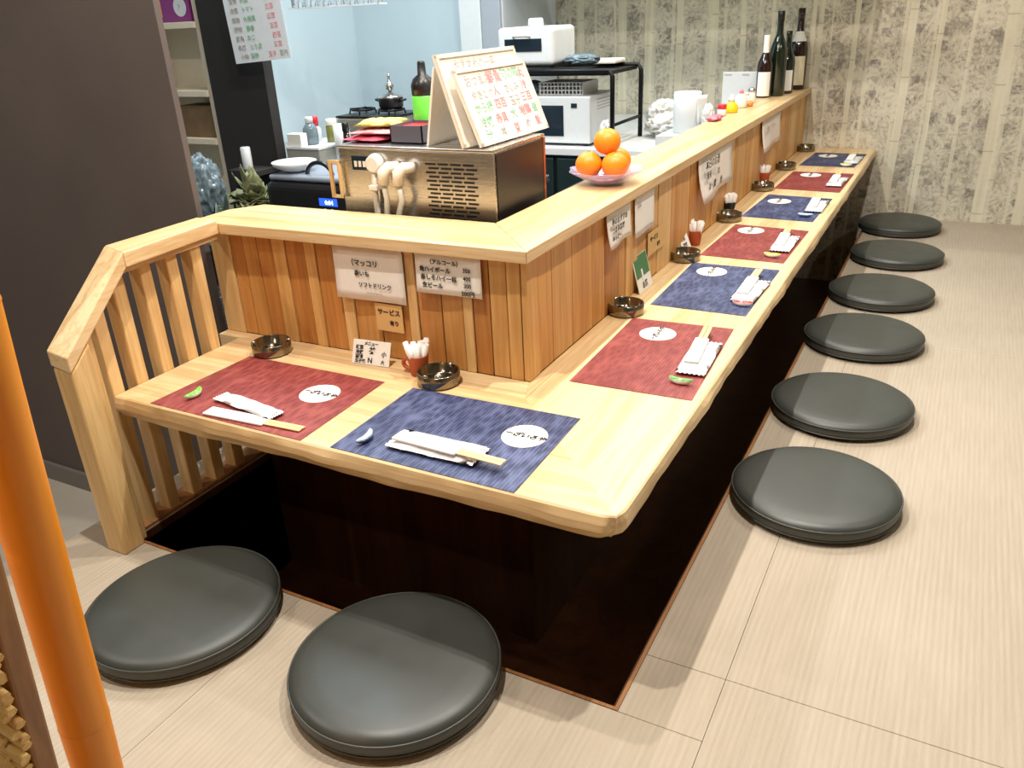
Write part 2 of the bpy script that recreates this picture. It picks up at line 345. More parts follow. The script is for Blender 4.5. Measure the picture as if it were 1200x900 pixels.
# ------------------------------------------------------------------ counter: dining board, boarded back, raised ledge
ZT = 0.364; TT = 0.057; XP = -0.386; YP = 0.437; LX = -1.255; LE = YB - 0.003
table = thing('dining_counter', 'low L-shaped pale wooden dining counter with a natural live edge', 'table', (0, 0, 0))
def live_board(name, along, length, depth, mat):
    mb = MB(); n = 120; rr = random.Random(len(name) + along); vs = []
    ph = [rr.uniform(0, 6) for _ in range(6)]
    for i in range(n + 1):
        t = (i / n) ** 1.3
        def pt(d, z, out=0):
            s = max(d, 0) + t * (length - max(d, 0)); return (s, -d + 0, z) if along else (s, d, z)
        s = t * length
        wv = 0.5 + 0.22 * sin(s * 9 + ph[0]) + 0.15 * sin(s * 23 + ph[1]) + 0.1 * sin(s * 61 + ph[2])
        wz = 0.5 * sin(s * 13 + ph[3]) + 0.3 * sin(s * 37 + ph[4])
        cf_ = math.exp(-(s / 0.022) ** 2)
        prof = [(depth, ZT - TT), (depth, ZT), (0.004 + 0.006 * cf_, ZT), (0.0 + 0.008 * cf_, ZT - 0.003), (-0.008 * wv + 0.015 * cf_, ZT - 0.016 + wz * 0.002), (-0.010 * wv + 0.018 * cf_, ZT - 0.030 + wz * 0.003), (0.004 + 0.006 * wv + 0.014 * cf_, ZT - TT + 0.004 + wz * 0.003), (0.016 + 0.01 * wv + 0.01 * cf_, ZT - TT)]
        for d, z in prof:
            q = d + t * (length - d) if True else 0
            vs.append((q, d, z))
    k = 8; fs = [(i * k + j, i * k + (j + 1) % k, (i + 1) * k + (j + 1) % k, (i + 1) * k + j) for i in range(n) for j in range(k)]
    fs += [tuple(range(k)), tuple(n * k + j for j in range(k))]
    if along: vs = [(-d, s, z) for s, d, z in vs]
    else: vs = [(-s, d, z) for s, d, z in vs]
    mb.add(vs, fs); return mb.build(name, mat, table)
live_board('tabletop', 1, LE, 0.355, M_['pale_y'])
live_board('tabletop', 0, -LX, 0.355, M_['pale_x'])
e = 0.001
MB().prism([(-0.355 - e, 0.355 + e), (-0.355 - e, LE), (XP, LE), (XP, YP)], ZT - TT, ZT + 0.0005).build('back_strip', M_['pale_y'], table, 0.001, 1)
MB().prism([(-0.355 - e, 0.355 + e), (XP, YP), (-1.333, YP), (-1.333, 0.40), (LX, 0.40), (LX, 0.355 + e)], ZT - TT, ZT + 0.0005).build('back_strip', M_['pale_x'], table, 0.001, 1)
MB().box(-0.37, -0.33, 0.9, 0.94, ZK, ZT - TT)
# boarded partition
part = thing('boarded_partition', 'upright cedar board partition carrying the raised pale ledge behind the counter', 'partition', (0, 0, 0))
def planks(bounds, along):
    for i in range(len(bounds) - 1):
        a, b, mi, pr = bounds[i][0], bounds[i + 1][0], bounds[i][1], bounds[i][2]
        g = 0.0012
        if along: MB().box(XP - 0.012, XP + pr, a + g, b - g, ZT + 0.001, 0.652).build('plank', PL[mi], part, 0.0015, 1)
        else: MB().box(a + g, b - g, YP - pr, YP + 0.012, ZT + 0.001, 0.652).build('plank', PL[mi], part, 0.0015, 1)
sh = [(-1.333, 3, 0.004), (-1.262, 0, 0), (-1.219, 1, 0), (-1.169, 0, 0), (-1.115, 2, 0.003), (-1.070, 0, 0), (-1.007, 2, 0.003), (-0.972, 0, 0), (-0.905, 3, 0.003), (-0.868, 1, 0), (-0.79, 1, 0),
      (-0.705, 3, 0.003), (-0.676, 0, 0), (-0.61, 1, 0), (-0.551, 3, 0.003), (-0.524, 0, 0), (-0.479, 2, 0.0), (-0.434, 2, 0.002), (XP - 0.0125, 0, 0)]
planks(sh, 0)
lg = [(YP - 0.002, 2, 0.003)]; y = 0.489
for b in (0.489, 0.568, 0.683, 0.81, 0.897, 1.002, 1.05, 1.144): lg.append((b, R.choice((1, 2, 1, 2, 0)), R.choice((0, 0.003))))
y = 1.144
while y < LE - 0.12:
    y += R.choice((0.05, 0.085, 0.11, 0.11, 0.125)); lg.append((y, R.choice((1, 1, 2, 2, 2, 3)), R.choice((0, 0, 0.003))))
lg.append((LE, 0, 0)); planks(lg, 1)
bk = MB(); bk.box(XP - 0.04, XP - 0.0125, YP, LE, ZK, 0.651).box(-1.333, XP - 0.0125, YP + 0.0125, YP + 0.04, ZK, 0.651)
bk.build('backing_panel', M_['dark_wood'], part)
fp = MB(); fp.box(XP - 0.012, XP, YP - 0.02, LE, ZK + 0.012, ZT - TT - 0.001).box(LX, XP - 0.012, YP - 0.012, YP, ZK + 0.012, ZT - TT - 0.001)
fp.build('lower_panel', M_['dark_wood'], part)
ZL = 0.681; OX, OY = -0.366, 0.408; IX, IY = -0.552, 0.612
MB().prism([(OX, OY), (OX, LE), (IX, LE), (IX, IY)], 0.653, ZL).build('ledge', M_['pale_y'], part, 0.002, 2)
MB().prism([(OX - 0.0006, OY - 0.0003), (IX - 0.0006, IY), (-1.29, IY), (-1.345, 0.53), (-1.345, 0.405), (-1.245, 0.395)], 0.653, ZL).build('ledge', M_['pale_x'], part, 0.002, 2)
# ------------------------------------------------------------------ slatted end screen
scr = thing('slatted_end_screen', 'pale wooden slatted screen with sloping rail closing the counter end', 'screen', (0, 0, 0))
# cap rail: level run and sloping run, then the post
def railpiece(a0, a1, b0, b1, th, name):   # a0,a1 inner/outer start ; b0,b1 inner/outer end, top surface points
    t = lambda p: (p[0], p[1], p[2] - th)
    MB().hexa([t(a0), t(a1), t(b1), t(b0)], [a0, a1, b1, b0]).build(name, M_['pale_y'], scr, 0.003, 2)
A0 = (-1.246, 0.394, 0.690); A1 = (-1.325, 0.402, 0.690); B0 = (-1.215, 0.085, 0.690); B1 = (-1.315, 0.115, 0.690); C0 = (-1.205, -0.115, 0.512); C1 = (-1.270, -0.115, 0.522)
railpiece(A0, A1, B0, B1, 0.036, 'rail'); railpiece(B0, B1, C0, C1, 0.036, 'rail')
def z_rail(y): return 0.654 if y > 0.1 else 0.654 - (0.1 - y) * 0.89
MB().hexa([(-1.27, -0.113, 0), (-1.207, -0.113, 0), (-1.207, -0.055, 0), (-1.27, -0.055, 0)], [(-1.27, -0.113, 0.478), (-1.207, -0.113, 0.476), (-1.207, -0.055, 0.526), (-1.27, -0.055, 0.526)]).build('post', M_['pale_z'], scr, 0.004, 2)
MB().box(-1.262, -1.222, -0.055, -0.036, 0, 0.56).build('post_strip', M_['pale_z'], scr, 0.002, 1)
MB().hexa([(-1.285, 0.08, 0.640), (-1.232, 0.08, 0.640), (-1.255, 0.395, 0.640), (-1.30, 0.395, 0.640)], [(-1.285, 0.08, 0.6538), (-1.232, 0.08, 0.6538), (-1.255, 0.395, 0.6538), (-1.30, 0.395, 0.6538)]).build('under_rail', M_['pale_y'], scr)
for yr in (0.032, 0.101, 0.179, 0.258, 0.334):
    y0 = yr - 0.033
    MB().hexa([(-1.299, y0, 0.0), (-1.257, y0, 0.0), (-1.257, yr, 0.0), (-1.299, yr, 0.0)], [(-1.299, y0, z_rail(y0)), (-1.257, y0, z_rail(y0)), (-1.257, yr, z_rail(yr)), (-1.299, yr, z_rail(yr))]).build('slat', M_['pale_z'], scr, 0.002, 1)
MB().box(-1.318, -1.2505, -0.055, 0.43, 0.0, 0.010).build('bottom_rail', M_['frame_brown'], scr, 0.002, 1)
# ------------------------------------------------------------------ round floor cushions
cs = thing('floor_cushion', 'x', 'cushion', (0, 0, 0))
prof = [(0.170, 0.0), (0.186, 0.003), (0.195, 0.010), (0.1985, 0.018), (0.1985, 0.030), (0.195, 0.040), (0.186, 0.047), (0.172, 0.0505), (0.14, 0.0525), (0.09, 0.0535), (0.04, 0.054), (0.004, 0.0542)]
MB().lathe(prof, 72).build('cushion_pad', M_['leather'], cs)
for z, r in ((0.0125, 0.1975), (0.0365, 0.198)):
    MB().tube([(r * cos(2 * pi * k / 72), r * sin(2 * pi * k / 72), z) for k in range(73)], 0.0022, 6, False).build('seam_piping', M_['leather'], cs)
CU = [((-0.895, -0.207), 'round black floor cushion at far left, in front of the left red placemat'), ((-0.385, -0.156), 'round black floor cushion at bottom centre, nearest the camera, below the near navy placemat'),
      ((0.218, 0.778), 'nearest round black floor cushion along the long side of the counter'), ((0.209, 1.300), 'second round black floor cushion from the front along the long counter'),
      ((0.203, 1.890), 'third round black floor cushion from the front along the long counter'), ((0.209, 2.421), 'fourth round black floor cushion from the front along the long counter'),
      ((0.220, 3.008), 'fifth round black floor cushion, second from the wallpapered wall'), ((0.185, 3.589), 'farthest round black floor cushion, right against the wallpapered wall')]
for i, ((x, y), lb) in enumerate(CU):
    if i == 0: cs.location = (x, y, 0.001); cs['label'] = lb; cs['group'] = 'round floor cushions around the counter'
    else: dup(cs, (x, y, 0.001), 0.7 * i, lb)
# ------------------------------------------------------------------ placemats
ZM = ZT + 0.0012
MATS = [([(-0.303, 0.474), (-0.311, 0.916), (-0.041, 0.929), (-0.019, 0.481)], 1, (-0.211, 0.826), 'dark red paper placemat nearest the corner on the long side'),
        ([(-0.304, 1.038), (-0.309, 1.474), (-0.034, 1.479), (-0.035, 1.034)], 0, (-0.226, 1.396), 'navy paper placemat between the first two red ones on the long side'),
        ([(-0.314, 1.568), (-0.303, 2.014), (-0.033, 1.990), (-0.038, 1.556)], 1, (-0.228, 1.935), 'dark red paper placemat second in the row on the long side'),
        ([(-0.315, 2.144), (-0.297, 2.570), (-0.033, 2.547), (-0.043, 2.127)], 0, (-0.228, 2.446), 'navy paper placemat second from the wallpapered wall of the navy ones'),
        ([(-0.302, 2.699), (-0.295, 3.120), (-0.018, 3.118), (-0.023, 2.680)], 1, (-0.202, 3.042), 'dark red paper placemat farthest from the camera'),
        ([(-0.300, 3.289), (-0.282, 3.684), (-0.025, 3.681), (-0.040, 3.283)], 0, (-0.205, 3.588), 'navy paper placemat at the wall end of the counter'),
        ([(-0.617, 0.006), (-0.620, 0.306), (-0.205, 0.312), (-0.199, 0.004)], 0, (-0.277, 0.198), 'navy paper placemat on the short front arm beside the corner'),
        ([(-1.140, 0.006), (-1.126, 0.307), (-0.701, 0.308), (-0.692, 0.004)], 1, (-0.803, 0.197), 'dark red paper placemat on the short front arm beside the slatted screen')]
LOGO = 'ーざいろや'
for i, (q, red, st, lb) in enumerate(MATS):
    q = q if i > 5 else q[::-1] if False else q
    mb = MB(); c = Vector((sum(p[0] for p in q) / 4, sum(p[1] for p in q) / 4, ZT + 0.0006))
    root = thing('placemat', lb, 'placemat', c, 0, 'paper placemats on the counter')
    mb.prism([(x - c.x, y - c.y) for x, y in q], 0, 0.0008).build('sheet', M_['mat_red' if red else 'mat_blue'], root)
    l = MB().lathe([(0.047, 0.0008), (0.047, 0.0014)], 40, Matrix.Translation((st[0] - c.x, st[1] - c.y, 0)), smooth=False, squash=1.0).build('round_label', M_['paper'], root); l['label'] = 'round white printed label'
    if i > 5: xd, yd = (1, 0, 0), (0, 1, 0)
    else: xd, yd = (0, 1, 0), (-1, 0, 0)
    o = Vector((st[0] - c.x, st[1] - c.y, 0.0012)) - Vector(yd) * 0.006
    text(LOGO, 0.0185, M_['ink'], l, o, xd, yd, shear=0.3, align='CENTER', bold=0.0005, off=0.0012)
# ------------------------------------------------------------------ place setting pieces
def packet_mesh(L, Wd, H, seed):
    r = random.Random(seed); nx, ny = 12, 7; vs = []
    for s in (1, -1):
        for i in range(nx):
            for j in range(ny):
                u, v = i / (nx - 1), j / (ny - 1); e_ = min(1, 6 * min(u, 1 - u)) * min(1, 4 * min(v, 1 - v)); e_ = sin(e_ * pi / 2)
                z = H * 0.5 + s * H * 0.5 * e_ * (1 + 0.18 * r.uniform(-1, 1)) if s > 0 else H * 0.5 - H * 0.5 * e_
                edge = 0.0015 * r.uniform(-1, 1)
                vs.append(((u - 0.5) * L + edge, (v - 0.5) * Wd + edge, max(z, 0)))
    N = nx * ny; fs = []
    for k in (0, N):
        for i in range(nx - 1):
            for j in range(ny - 1):
                a = k + i * ny + j; fs.append((a, a + 1, a + ny + 1, a + ny))
    bd = [i * ny for i in range(nx)] + [(nx - 1) * ny + j for j in range(1, ny)] + [i * ny + ny - 1 for i in range(nx - 2, -1, -1)] + [j for j in range(ny - 2, 0, -1)]
    for a, b in zip(bd, bd[1:] + bd[:1]): fs.append((a, b, b + N, a + N))
    return MB().add(vs, fs, True)
def towel(loc, rz, L, W_, lb, seed, clear=False):
    t = thing('towel_packet', lb, 'wet towel', loc, rz, 'wrapped wet towels on the placemats')
    packet_mesh(L, W_, 0.014, seed).build('wrapper', M_['wrap'], t)
    for s in (-1, 1):
        mb = MB(); n = 12
        vs = []
        for k in range(n + 1):
            y = (k / n - 0.5) * W_ * 0.96; z = 0.006 + (0.003 if k % 2 else 0)
            vs += [(s * L * 0.47, y, z), (s * (L * 0.5 + 0.008), y, z)]
        mb.add(vs, [(2 * k, 2 * k + 1, 2 * k + 3, 2 * k + 2) for k in range(n)]); o = mb.build('crimped_end', M_['wrap'], t)
        sm = o.modifiers.new('s', 'SOLIDIFY'); sm.thickness = 0.0008
    return t
def chop(loc, rz, lb, L=0.155, stick=0.065, W_=0.034):
    t = thing('chopsticks', lb, 'chopsticks', loc, rz, 'chopsticks in paper sleeves')
    MB().box(-L / 2, L / 2, -W_ / 2, W_ / 2, 0.0, 0.0055).build('paper_sleeve', M_['paper'], t, 0.002, 2)
    for s in (-1, 1): MB().box(-L / 2 + 0.01, L / 2 + stick, s * 0.0058 - 0.0052, s * 0.0058 + 0.0052, 0.0012, 0.0046).build('chopstick', M_['chop'], t, 0.0008, 1)
    return t
def rest(loc, rz, lb, mat, L=0.056, curve=0.010):
    n = 14; pts = []; rs = []
    for k in range(n):
        u = k / (n - 1) * 2 - 1; pts.append((u * L / 2, curve * (u * u), 0.0078 + 0.003 * u * u)); rs.append(0.0080 * sqrt(max(0.02, 1 - u * u * 0.93)))
    mb = MB(); mb.tube(pts, rs, 12)
    return tag(mb.build('chopstick_rest', mat, loc=None), lb, 'chopstick rest', 'chopstick rests'), loc, rz
M_['wrap'] = new_mat('glossy_white_wrapper', srgb(232, 232, 236), 0.18, coat=0.6)
M_['chop'] = wood('plain_chopstick_wood', srgb(216, 176, 112), srgb(240, 212, 158), 'x')
def two_tone(name, a, b):
    mt = new_mat(name, a, 0.2); t = NT(mt); tc = t.n('ShaderNodeTexCoord'); sp = t.n('ShaderNodeSeparateXYZ'); t.l(tc.outputs['Object'], sp.inputs[0])
    n = t.noise(tc.outputs['Object'], 90, 2)
    t.base(t.ramp(t.math('ADD', t.math('MULTIPLY', sp.outputs[2], 52), t.math('MULTIPLY', n, 0.35)), [(0.62, a), (0.85, b)])); return mt
M_['rest_green'] = two_tone('green_and_white_glaze', srgb(226, 240, 200), srgb(110, 196, 70))
M_['rest_green_dark'] = two_tone('leaf_green_glaze', srgb(240, 244, 224), srgb(96, 170, 84))
M_['rest_blue'] = two_tone('pale_blue_glaze', srgb(70, 84, 130), srgb(188, 206, 226))
M_['rest_white'] = two_tone('white_glaze', srgb(236, 236, 232), srgb(226, 226, 226))
M_['rest_red'] = two_tone('red_and_white_glaze', srgb(236, 226, 226), srgb(190, 70, 70))
M_['rest_yellow'] = two_tone('yellow_green_glaze', srgb(240, 240, 220), srgb(196, 200, 70))
ZS = ZT + 0.0016
R90 = pi / 2
towel((-0.905, 0.076, ZS), radians(-8), 0.185, 0.042, 'wrapped wet towel behind the chopstick sleeve on the left front red placemat', 1)
chop((-0.895, 0.030, ZS), radians(3), 'wooden chopsticks in white sleeve on the left front red placemat', 0.165, 0.095)
towel((-0.410, 0.082, ZS), radians(0), 0.185, 0.075, 'wrapped wet towel on the near navy placemat of the front arm', 2)
chop((-0.425, 0.070, ZS + 0.0150), radians(-3), 'wooden chopsticks in white sleeve lying on the towel of the near navy placemat', 0.15, 0.1)
RESTS = [((-1.065, 0.074), radians(100), 'rest_green', 'green and white bean-pod chopstick rest on the left front red placemat'), ((-0.561, 0.058), radians(97), 'rest_blue', 'pale blue chopstick rest on the near navy placemat of the front arm'),
         ((-0.068, 0.550), radians(-5), 'rest_green_dark', 'leaf green chopstick rest on the first red placemat of the long side'), ((-0.064, 1.108), radians(0), 'rest_red', 'red and white chopstick rest on the navy placemat after the first red one'),
         ((-0.088, 1.610), radians(-8), 'rest_yellow', 'yellow-green chopstick rest on the second red placemat of the long side'), ((-0.083, 2.192), radians(0), 'rest_blue', 'pale blue chopstick rest on the middle navy placemat of the long side'),
         ((-0.080, 3.300), radians(0), 'rest_yellow', 'yellow-green chopstick rest on the farthest navy placemat')]
for (x, y), rz, mk, lb in RESTS:
    o, _, _ = rest(None, 0, lb, M_[mk]); o.location = (x, y, ZS); o.rotation_euler = (0, 0, rz)
LS = [(-0.065, 0.700, 93, 'first red placemat on the long side'), (-0.068, 1.232, 88, 'navy placemat after the first red one'), (-0.076, 1.772, 90, 'second red placemat on the long side'),
      (-0.068, 2.370, 90, 'middle navy placemat of the long side'), (-0.062, 2.880, 88, 'farthest red placemat'), (-0.065, 3.452, 88, 'navy placemat by the wallpapered wall')]
for i, (x, y, a, wh) in enumerate(LS):
    towel((x, y, ZS), radians(a), 0.188, 0.068, 'wrapped wet towel in shiny white film on the ' + wh, 10 + i)
    chop((x - 0.012, y + 0.015, ZS + 0.0150), radians(a + 3), 'wooden chopsticks in white sleeve on the ' + wh, 0.15, 0.085)
# ------------------------------------------------------------------ steel ashtrays, toothpick cups, cards
at = thing('ashtray', 'x', 'ashtray', (0, 0, 0))
MB().lathe([(0.046, 0), (0.050, 0.004), (0.050, 0.030), (0.0475, 0.0315), (0.046, 0.030), (0.0455, 0.007), (0.040, 0.005), (0.004, 0.005)], 40).build('bowl', M_['smoke'], at)
for a in (0.6, 0.6 + pi):
    MB().tube([((0.040 + 0.0) * cos(a), 0.040 * sin(a), 0.029), (0.049 * cos(a), 0.049 * sin(a), 0.0325)], 0.0042, 8).build('cigarette_notch', M_['steel'], at)
MB().lathe([(0.012, 0.005), (0.009, 0.018), (0.003, 0.024), (0.0005, 0.0245)], 16).build('stub_cone', M_['steel'], at)
AT = [((-1.090, 0.352), 'round steel ashtray at the left end by the slatted screen'), ((-0.580, 0.355), 'round steel ashtray beside the terracotta toothpick cup near the corner'),
      ((-0.345, 0.950), 'round steel ashtray nearest the corner on the long side'), ((-0.345, 1.500), 'round steel ashtray in front of the second toothpick cup'),
      ((-0.345, 2.069), 'round steel ashtray in front of the black toothpick cup'), ((-0.345, 2.660), 'round steel ashtray beside the third terracotta cup'), ((-0.345, 3.171), 'round steel ashtray beyond the last terracotta cup'),
      ((-0.345, 3.730), 'farthest round steel ashtray, against the wallpapered wall')]
for i, ((x, y), lb) in enumerate(AT):
    if i == 0: at.location = (x, y, ZT + 0.0006); at['label'] = lb; at['group'] = 'steel ashtrays along the counter'
    else: dup(at, (x, y, ZT + 0.0006), i * 0.8, lb)
M_['tissue'] = plain('white_paper_picks', (240, 236, 230), 0.8)
def cup(loc, rz, mat, lb, handle, seed):
    t = thing('toothpick_cup', lb, 'cup', loc, rz, 'toothpick cups along the counter')
    MB().lathe([(0.018, 0), (0.020, 0.003), (0.026, 0.050), (0.0255, 0.052), (0.0235, 0.050), (0.018, 0.006), (0.002, 0.006)], 28).build('pot', mat, t)
    if handle: MB().tube([(-0.022 - 0.022 * sin(a), 0.0, 0.023 - 0.014 * cos(a)) for a in [k * pi / 8 for k in range(9)]], 0.005, 8).build('handle', mat, t)
    r = random.Random(seed)
    for k in range(20):
        a = r.uniform(0, 2 * pi); b = r.uniform(0.003, 0.016); tx = cos(a) * b; ty = sin(a) * b; h = r.uniform(0.072, 0.086)
        MB().tube([(tx * 0.7, ty * 0.7, 0.012), (tx * 1.8, ty * 1.8, h)], 0.0066, 6).build('wrapped_toothpick', M_['tissue'], t)
cup((-0.650, 0.378, ZT + 0.0006), 0, M_['terracotta'], 'terracotta cup of white wrapped toothpicks with handle on the front arm', True, 1)
cup((-0.368, 1.690, ZT + 0.0006), 0, M_['terracotta'], 'terracotta cup of white wrapped toothpicks nearest on the long side', False, 2)
cup((-0.368, 2.160, ZT + 0.0006), 0, M_['black'], 'black cup of white wrapped toothpicks half way along the counter', False, 3)
cup((-0.368, 2.800, ZT + 0.0006), 0, M_['terracotta'], 'terracotta cup of white wrapped toothpicks farthest from the camera', False, 4)
def panel(o, xd, yd, W_, H_, mat, th=0.0016, curl=0.0, name='sheet', parent=None):
    xd = Vector(xd).normalized(); yd = Vector(yd).normalized(); nd = xd.cross(yd); mb = MB(); nx, ny = (10, 6) if curl else (1, 1); vs = []
    for s in (0, 1):
        for i in range(nx + 1):
            for j in range(ny + 1):
                u, v = i / nx, j / ny; c = curl * ((1 - v) ** 2) * (0.5 + 0.5 * sin(u * 5 + 1)) if curl else 0
                vs.append(Vector(o) + xd * (u * W_) + yd * (v * H_) + nd * (s * th + c))
    N = (nx + 1) * (ny + 1); fs = []
    for k in (0, N):
        for i in range(nx):
            for j in range(ny):
                a = k + i * (ny + 1) + j; fs.append((a, a + 1, a + ny + 2, a + ny + 1))
    bd = [i * (ny + 1) for i in range(nx + 1)] + [nx * (ny + 1) + j for j in range(1, ny + 1)] + [i * (ny + 1) + ny for i in range(nx - 1, -1, -1)] + [j for j in range(ny - 1, 0, -1)]
    for a, b in zip(bd, bd[1:] + bd[:1]): fs.append((a, b, b + N, a + N))
    mb.add(vs, fs, bool(curl)); return mb.build(name, mat, parent)
def notice(label, o, xd, yd, W_, H_, mat, lines, curl=0.0, cat='notice', name='paper_notice', th=0.0012, ink='ink'):
    t = thing(name, label, cat, (0, 0, 0)); o = Vector(o)
    t.location = o; panel((0, 0, 0), xd, yd, W_, H_, mat, th, curl, 'sheet', t)
    X = Vector(xd).normalized(); Y = Vector(yd).normalized()
    for s, u, v, size in [l[:4] for l in lines]: pass
    for l in lines:
        s, u, v, size = l[:4]; mt = M_[l[4]] if len(l) > 4 else M_[ink]
        text(s, size, mt, t, X * (u * W_) + Y * (v * H_), xd, yd, off=th + 0.0008 + curl * 0.6, bold=0.0004)
    return t
XX, ZZ, YY = (1, 0, 0), (0, 0, 1), (0, 1, 0)
notice('larger faded handwritten paper notice hanging from the ledge above the white card', (-0.905, YP - 0.012, 0.516), XX, (0, 0, 1), 0.205, 0.132, M_['paper'],
       [('（マッコリ', 0.22, 0.66, 0.018), ('森いも', 0.30, 0.47, 0.015), ('ソフトドリンク', 0.34, 0.26, 0.014), ('〜〜〜〜', 0.45, 0.12, 0.012, 'ink_soft')], 0.004)
notice('handwritten drinks price paper under the ledge nearest the inner corner', (-0.664, YP - 0.012, 0.556), XX, (0, 0, 1), 0.174, 0.094, M_['paper'],
       [('（アルコール）', 0.20, 0.76, 0.013), ('角ハイボール', 0.07, 0.56, 0.014), ('赤しそハイ一杯', 0.08, 0.36, 0.014), ('生ビール', 0.10, 0.16, 0.014), ('350', 0.74, 0.62, 0.013), ('400', 0.74, 0.42, 0.013), ('300', 0.74, 0.24, 0.013), ('500円', 0.70, 0.04, 0.014)], 0.004)
notice('small tan handwritten label stuck on the planks above the toothpick cup', (-0.799, YP - 0.008, 0.440), XX, (0, 0, 1), 0.080, 0.070, M_['kraft'], [('サービス', 0.08, 0.62, 0.017), ('有り', 0.5, 0.25, 0.014)])
LXD, LYD = (0, 1, 0), (0, 0, 1)
notice('curling handwritten paper hung from the ledge nearest on the long side', (XP + 0.009, 0.885, 0.556), LXD, LYD, 0.175, 0.094, M_['paper'],
       [('季のおすすめ', 0.08, 0.66, 0.019), ('つまみ各種', 0.10, 0.42, 0.018), ('ホッピー', 0.12, 0.2, 0.016)], 0.014)
notice('blank-looking white paper hung from the ledge beside the curling one', (XP + 0.009, 1.097, 0.534), LXD, LYD, 0.165, 0.117, M_['paper'], [('お茶', 0.1, 0.72, 0.015, 'ink_soft')], 0.004)
notice('small tan handwritten label on the planks above the green card', (XP + 0.006, 1.225, 0.444), LXD, LYD, 0.150, 0.070, M_['kraft'], [('サービス', 0.12, 0.60, 0.018), ('有り', 0.55, 0.22, 0.015)])
notice('largest white handwritten paper drooping from the ledge half way along', (XP + 0.009, 1.725, 0.498), LXD, LYD, 0.450, 0.152, M_['paper'],
       [('本日のお酒', 0.06, 0.74, 0.036), ('純米', 0.10, 0.50, 0.03), ('10', 0.40, 0.46, 0.034), ('冷・燗', 0.18, 0.22, 0.03), ('梅', 0.5, 0.18, 0.034)], 0.03)
notice('farthest white handwritten paper hung from the ledge near the bottles', (XP + 0.009, 2.710, 0.515), LXD, LYD, 0.40, 0.135, M_['paper'], [('焼酎', 0.1, 0.6, 0.03, 'ink_soft'), ('サワー', 0.35, 0.6, 0.03, 'ink_soft')], 0.02)
# standing cards
def lean(x, y, z, yaw, ln, W_, H_):
    e_ = Vector((cos(yaw), sin(yaw), 0)); b_ = Vector((-e_.y, e_.x, 0)); up = Vector((0, 0, cos(ln))) + b_ * sin(ln)
    return Vector((x, y, z)), e_, up
o, e_, up = lean(-0.848, 0.374, ZT + 0.001, radians(5), radians(22), 0.106, 0.06)
notice('white handwritten card propped left of the toothpick cup on the front arm', o, e_, up, 0.106, 0.060, M_['paper'],
       [('メニュー', 0.30, 0.80, 0.010), ('枝豆', 0.08, 0.62, 0.011), ('冷奴', 0.08, 0.42, 0.011), ('漬物', 0.08, 0.24, 0.011), ('玉子焼', 0.08, 0.06, 0.010), ('丼', 0.44, 0.48, 0.019), ('N', 0.42, 0.08, 0.018), ('小', 0.78, 0.40, 0.014), ('大', 0.78, 0.10, 0.010)], 0, 'card', 'menu_card', 0.002)
o, e_, up = lean(-0.362, 1.107, ZT + 0.001, radians(90), radians(14), 0.12, 0.11)
M_['green_card'] = plain('green_card_print', (52, 120, 66), 0.4)
g = notice('green and white printed card leaning against the planks behind the first long-side ashtray', o, e_, up, 0.115, 0.110, M_['paper'], [('お茶', 0.3, 0.08, 0.022)], 0, 'card', 'menu_card', 0.002)
panel(e_ * 0.004 + e_.cross(up) * 0.002 + up * 0.042, e_, up, 0.107, 0.064, M_['green_card'], 0.0006, 0, 'green_print', g)['label'] = 'green printed field'
panel(e_ * 0.045 + e_.cross(up) * 0.0028 + up * 0.030, e_, up, 0.012, 0.034, M_['paper'], 0.0006, 0, 'white_figure', g)['label'] = 'white printed figure'
o, e_, up = lean(-0.376, 1.585, ZT + 0.001, radians(80), radians(24), 0.06, 0.06)
notice('small white handwritten card propped beside the second terracotta cup', o, e_, up, 0.060, 0.058, M_['paper'], [('枝豆', 0.15, 0.6, 0.014), ('冷奴', 0.2, 0.25, 0.014)], 0, 'card', 'menu_card', 0.002)
# ------------------------------------------------------------------ oranges in a glass dish
DX, DY = -0.470, 1.115
dish = thing('glass_dish', 'shallow lilac glass dish with a wavy rim holding oranges on the ledge', 'dish', (DX, DY, ZL + 0.0005))
wob = lambda a, z: 1 + 0.05 * cos(8 * a) * max(0, (z - 0.012)) / 0.03
MB().lathe([(0.036, 0.0), (0.040, 0.003), (0.058, 0.012), (0.082, 0.026), (0.104, 0.040), (0.105, 0.042), (0.102, 0.042), (0.080, 0.030), (0.056, 0.0165), (0.038, 0.008), (0.002, 0.007)], 64, wob=wob).build('bowl', M_['glass_purple'], dish)
MB().lathe([(0.034, 0.0072), (0.0425, 0.0098), (0.056, 0.0170), (0.054, 0.0178), (0.040, 0.0112), (0.002, 0.0078)], 48).build('violet_base', M_['glass_deep'], dish)['label'] = 'violet tinted glass base'
def orange(x, y, z, r, lb, seed):
    t = thing('orange', lb, 'orange', (x, y, z), seed)
    pr = [(r * sin(pi * k / 20) if 0 < k < 20 else 0.0006, -r * cos(pi * k / 20) * 0.95) for k in range(21)]; pr[-1] = (0.0008, r * 0.93)
    MB().lathe(pr, 32).build('peel', M_['orange'], t)
    MB().lathe([(0.0045, r * 0.932), (0.0045, r * 0.96), (0.002, r * 0.965)], 8).build('stem_button', plain('dull_green_stem', (120, 120, 50), 0.7) if 'dull_green_stem' not in bpy.data.materials else bpy.data.materials['dull_green_stem'], t)
ro = 0.0375
orange(DX - 0.040, DY - 0.030, ZL + 0.0575, ro, 'left orange of the three lower ones in the glass dish', 1)
orange(DX + 0.036, DY - 0.024, ZL + 0.0575, ro, 'front right orange of the three lower ones in the glass dish', 2)
orange(DX + 0.016, DY + 0.050, ZL + 0.0575, ro, 'rear right orange mostly hidden behind the front ones in the dish', 3)
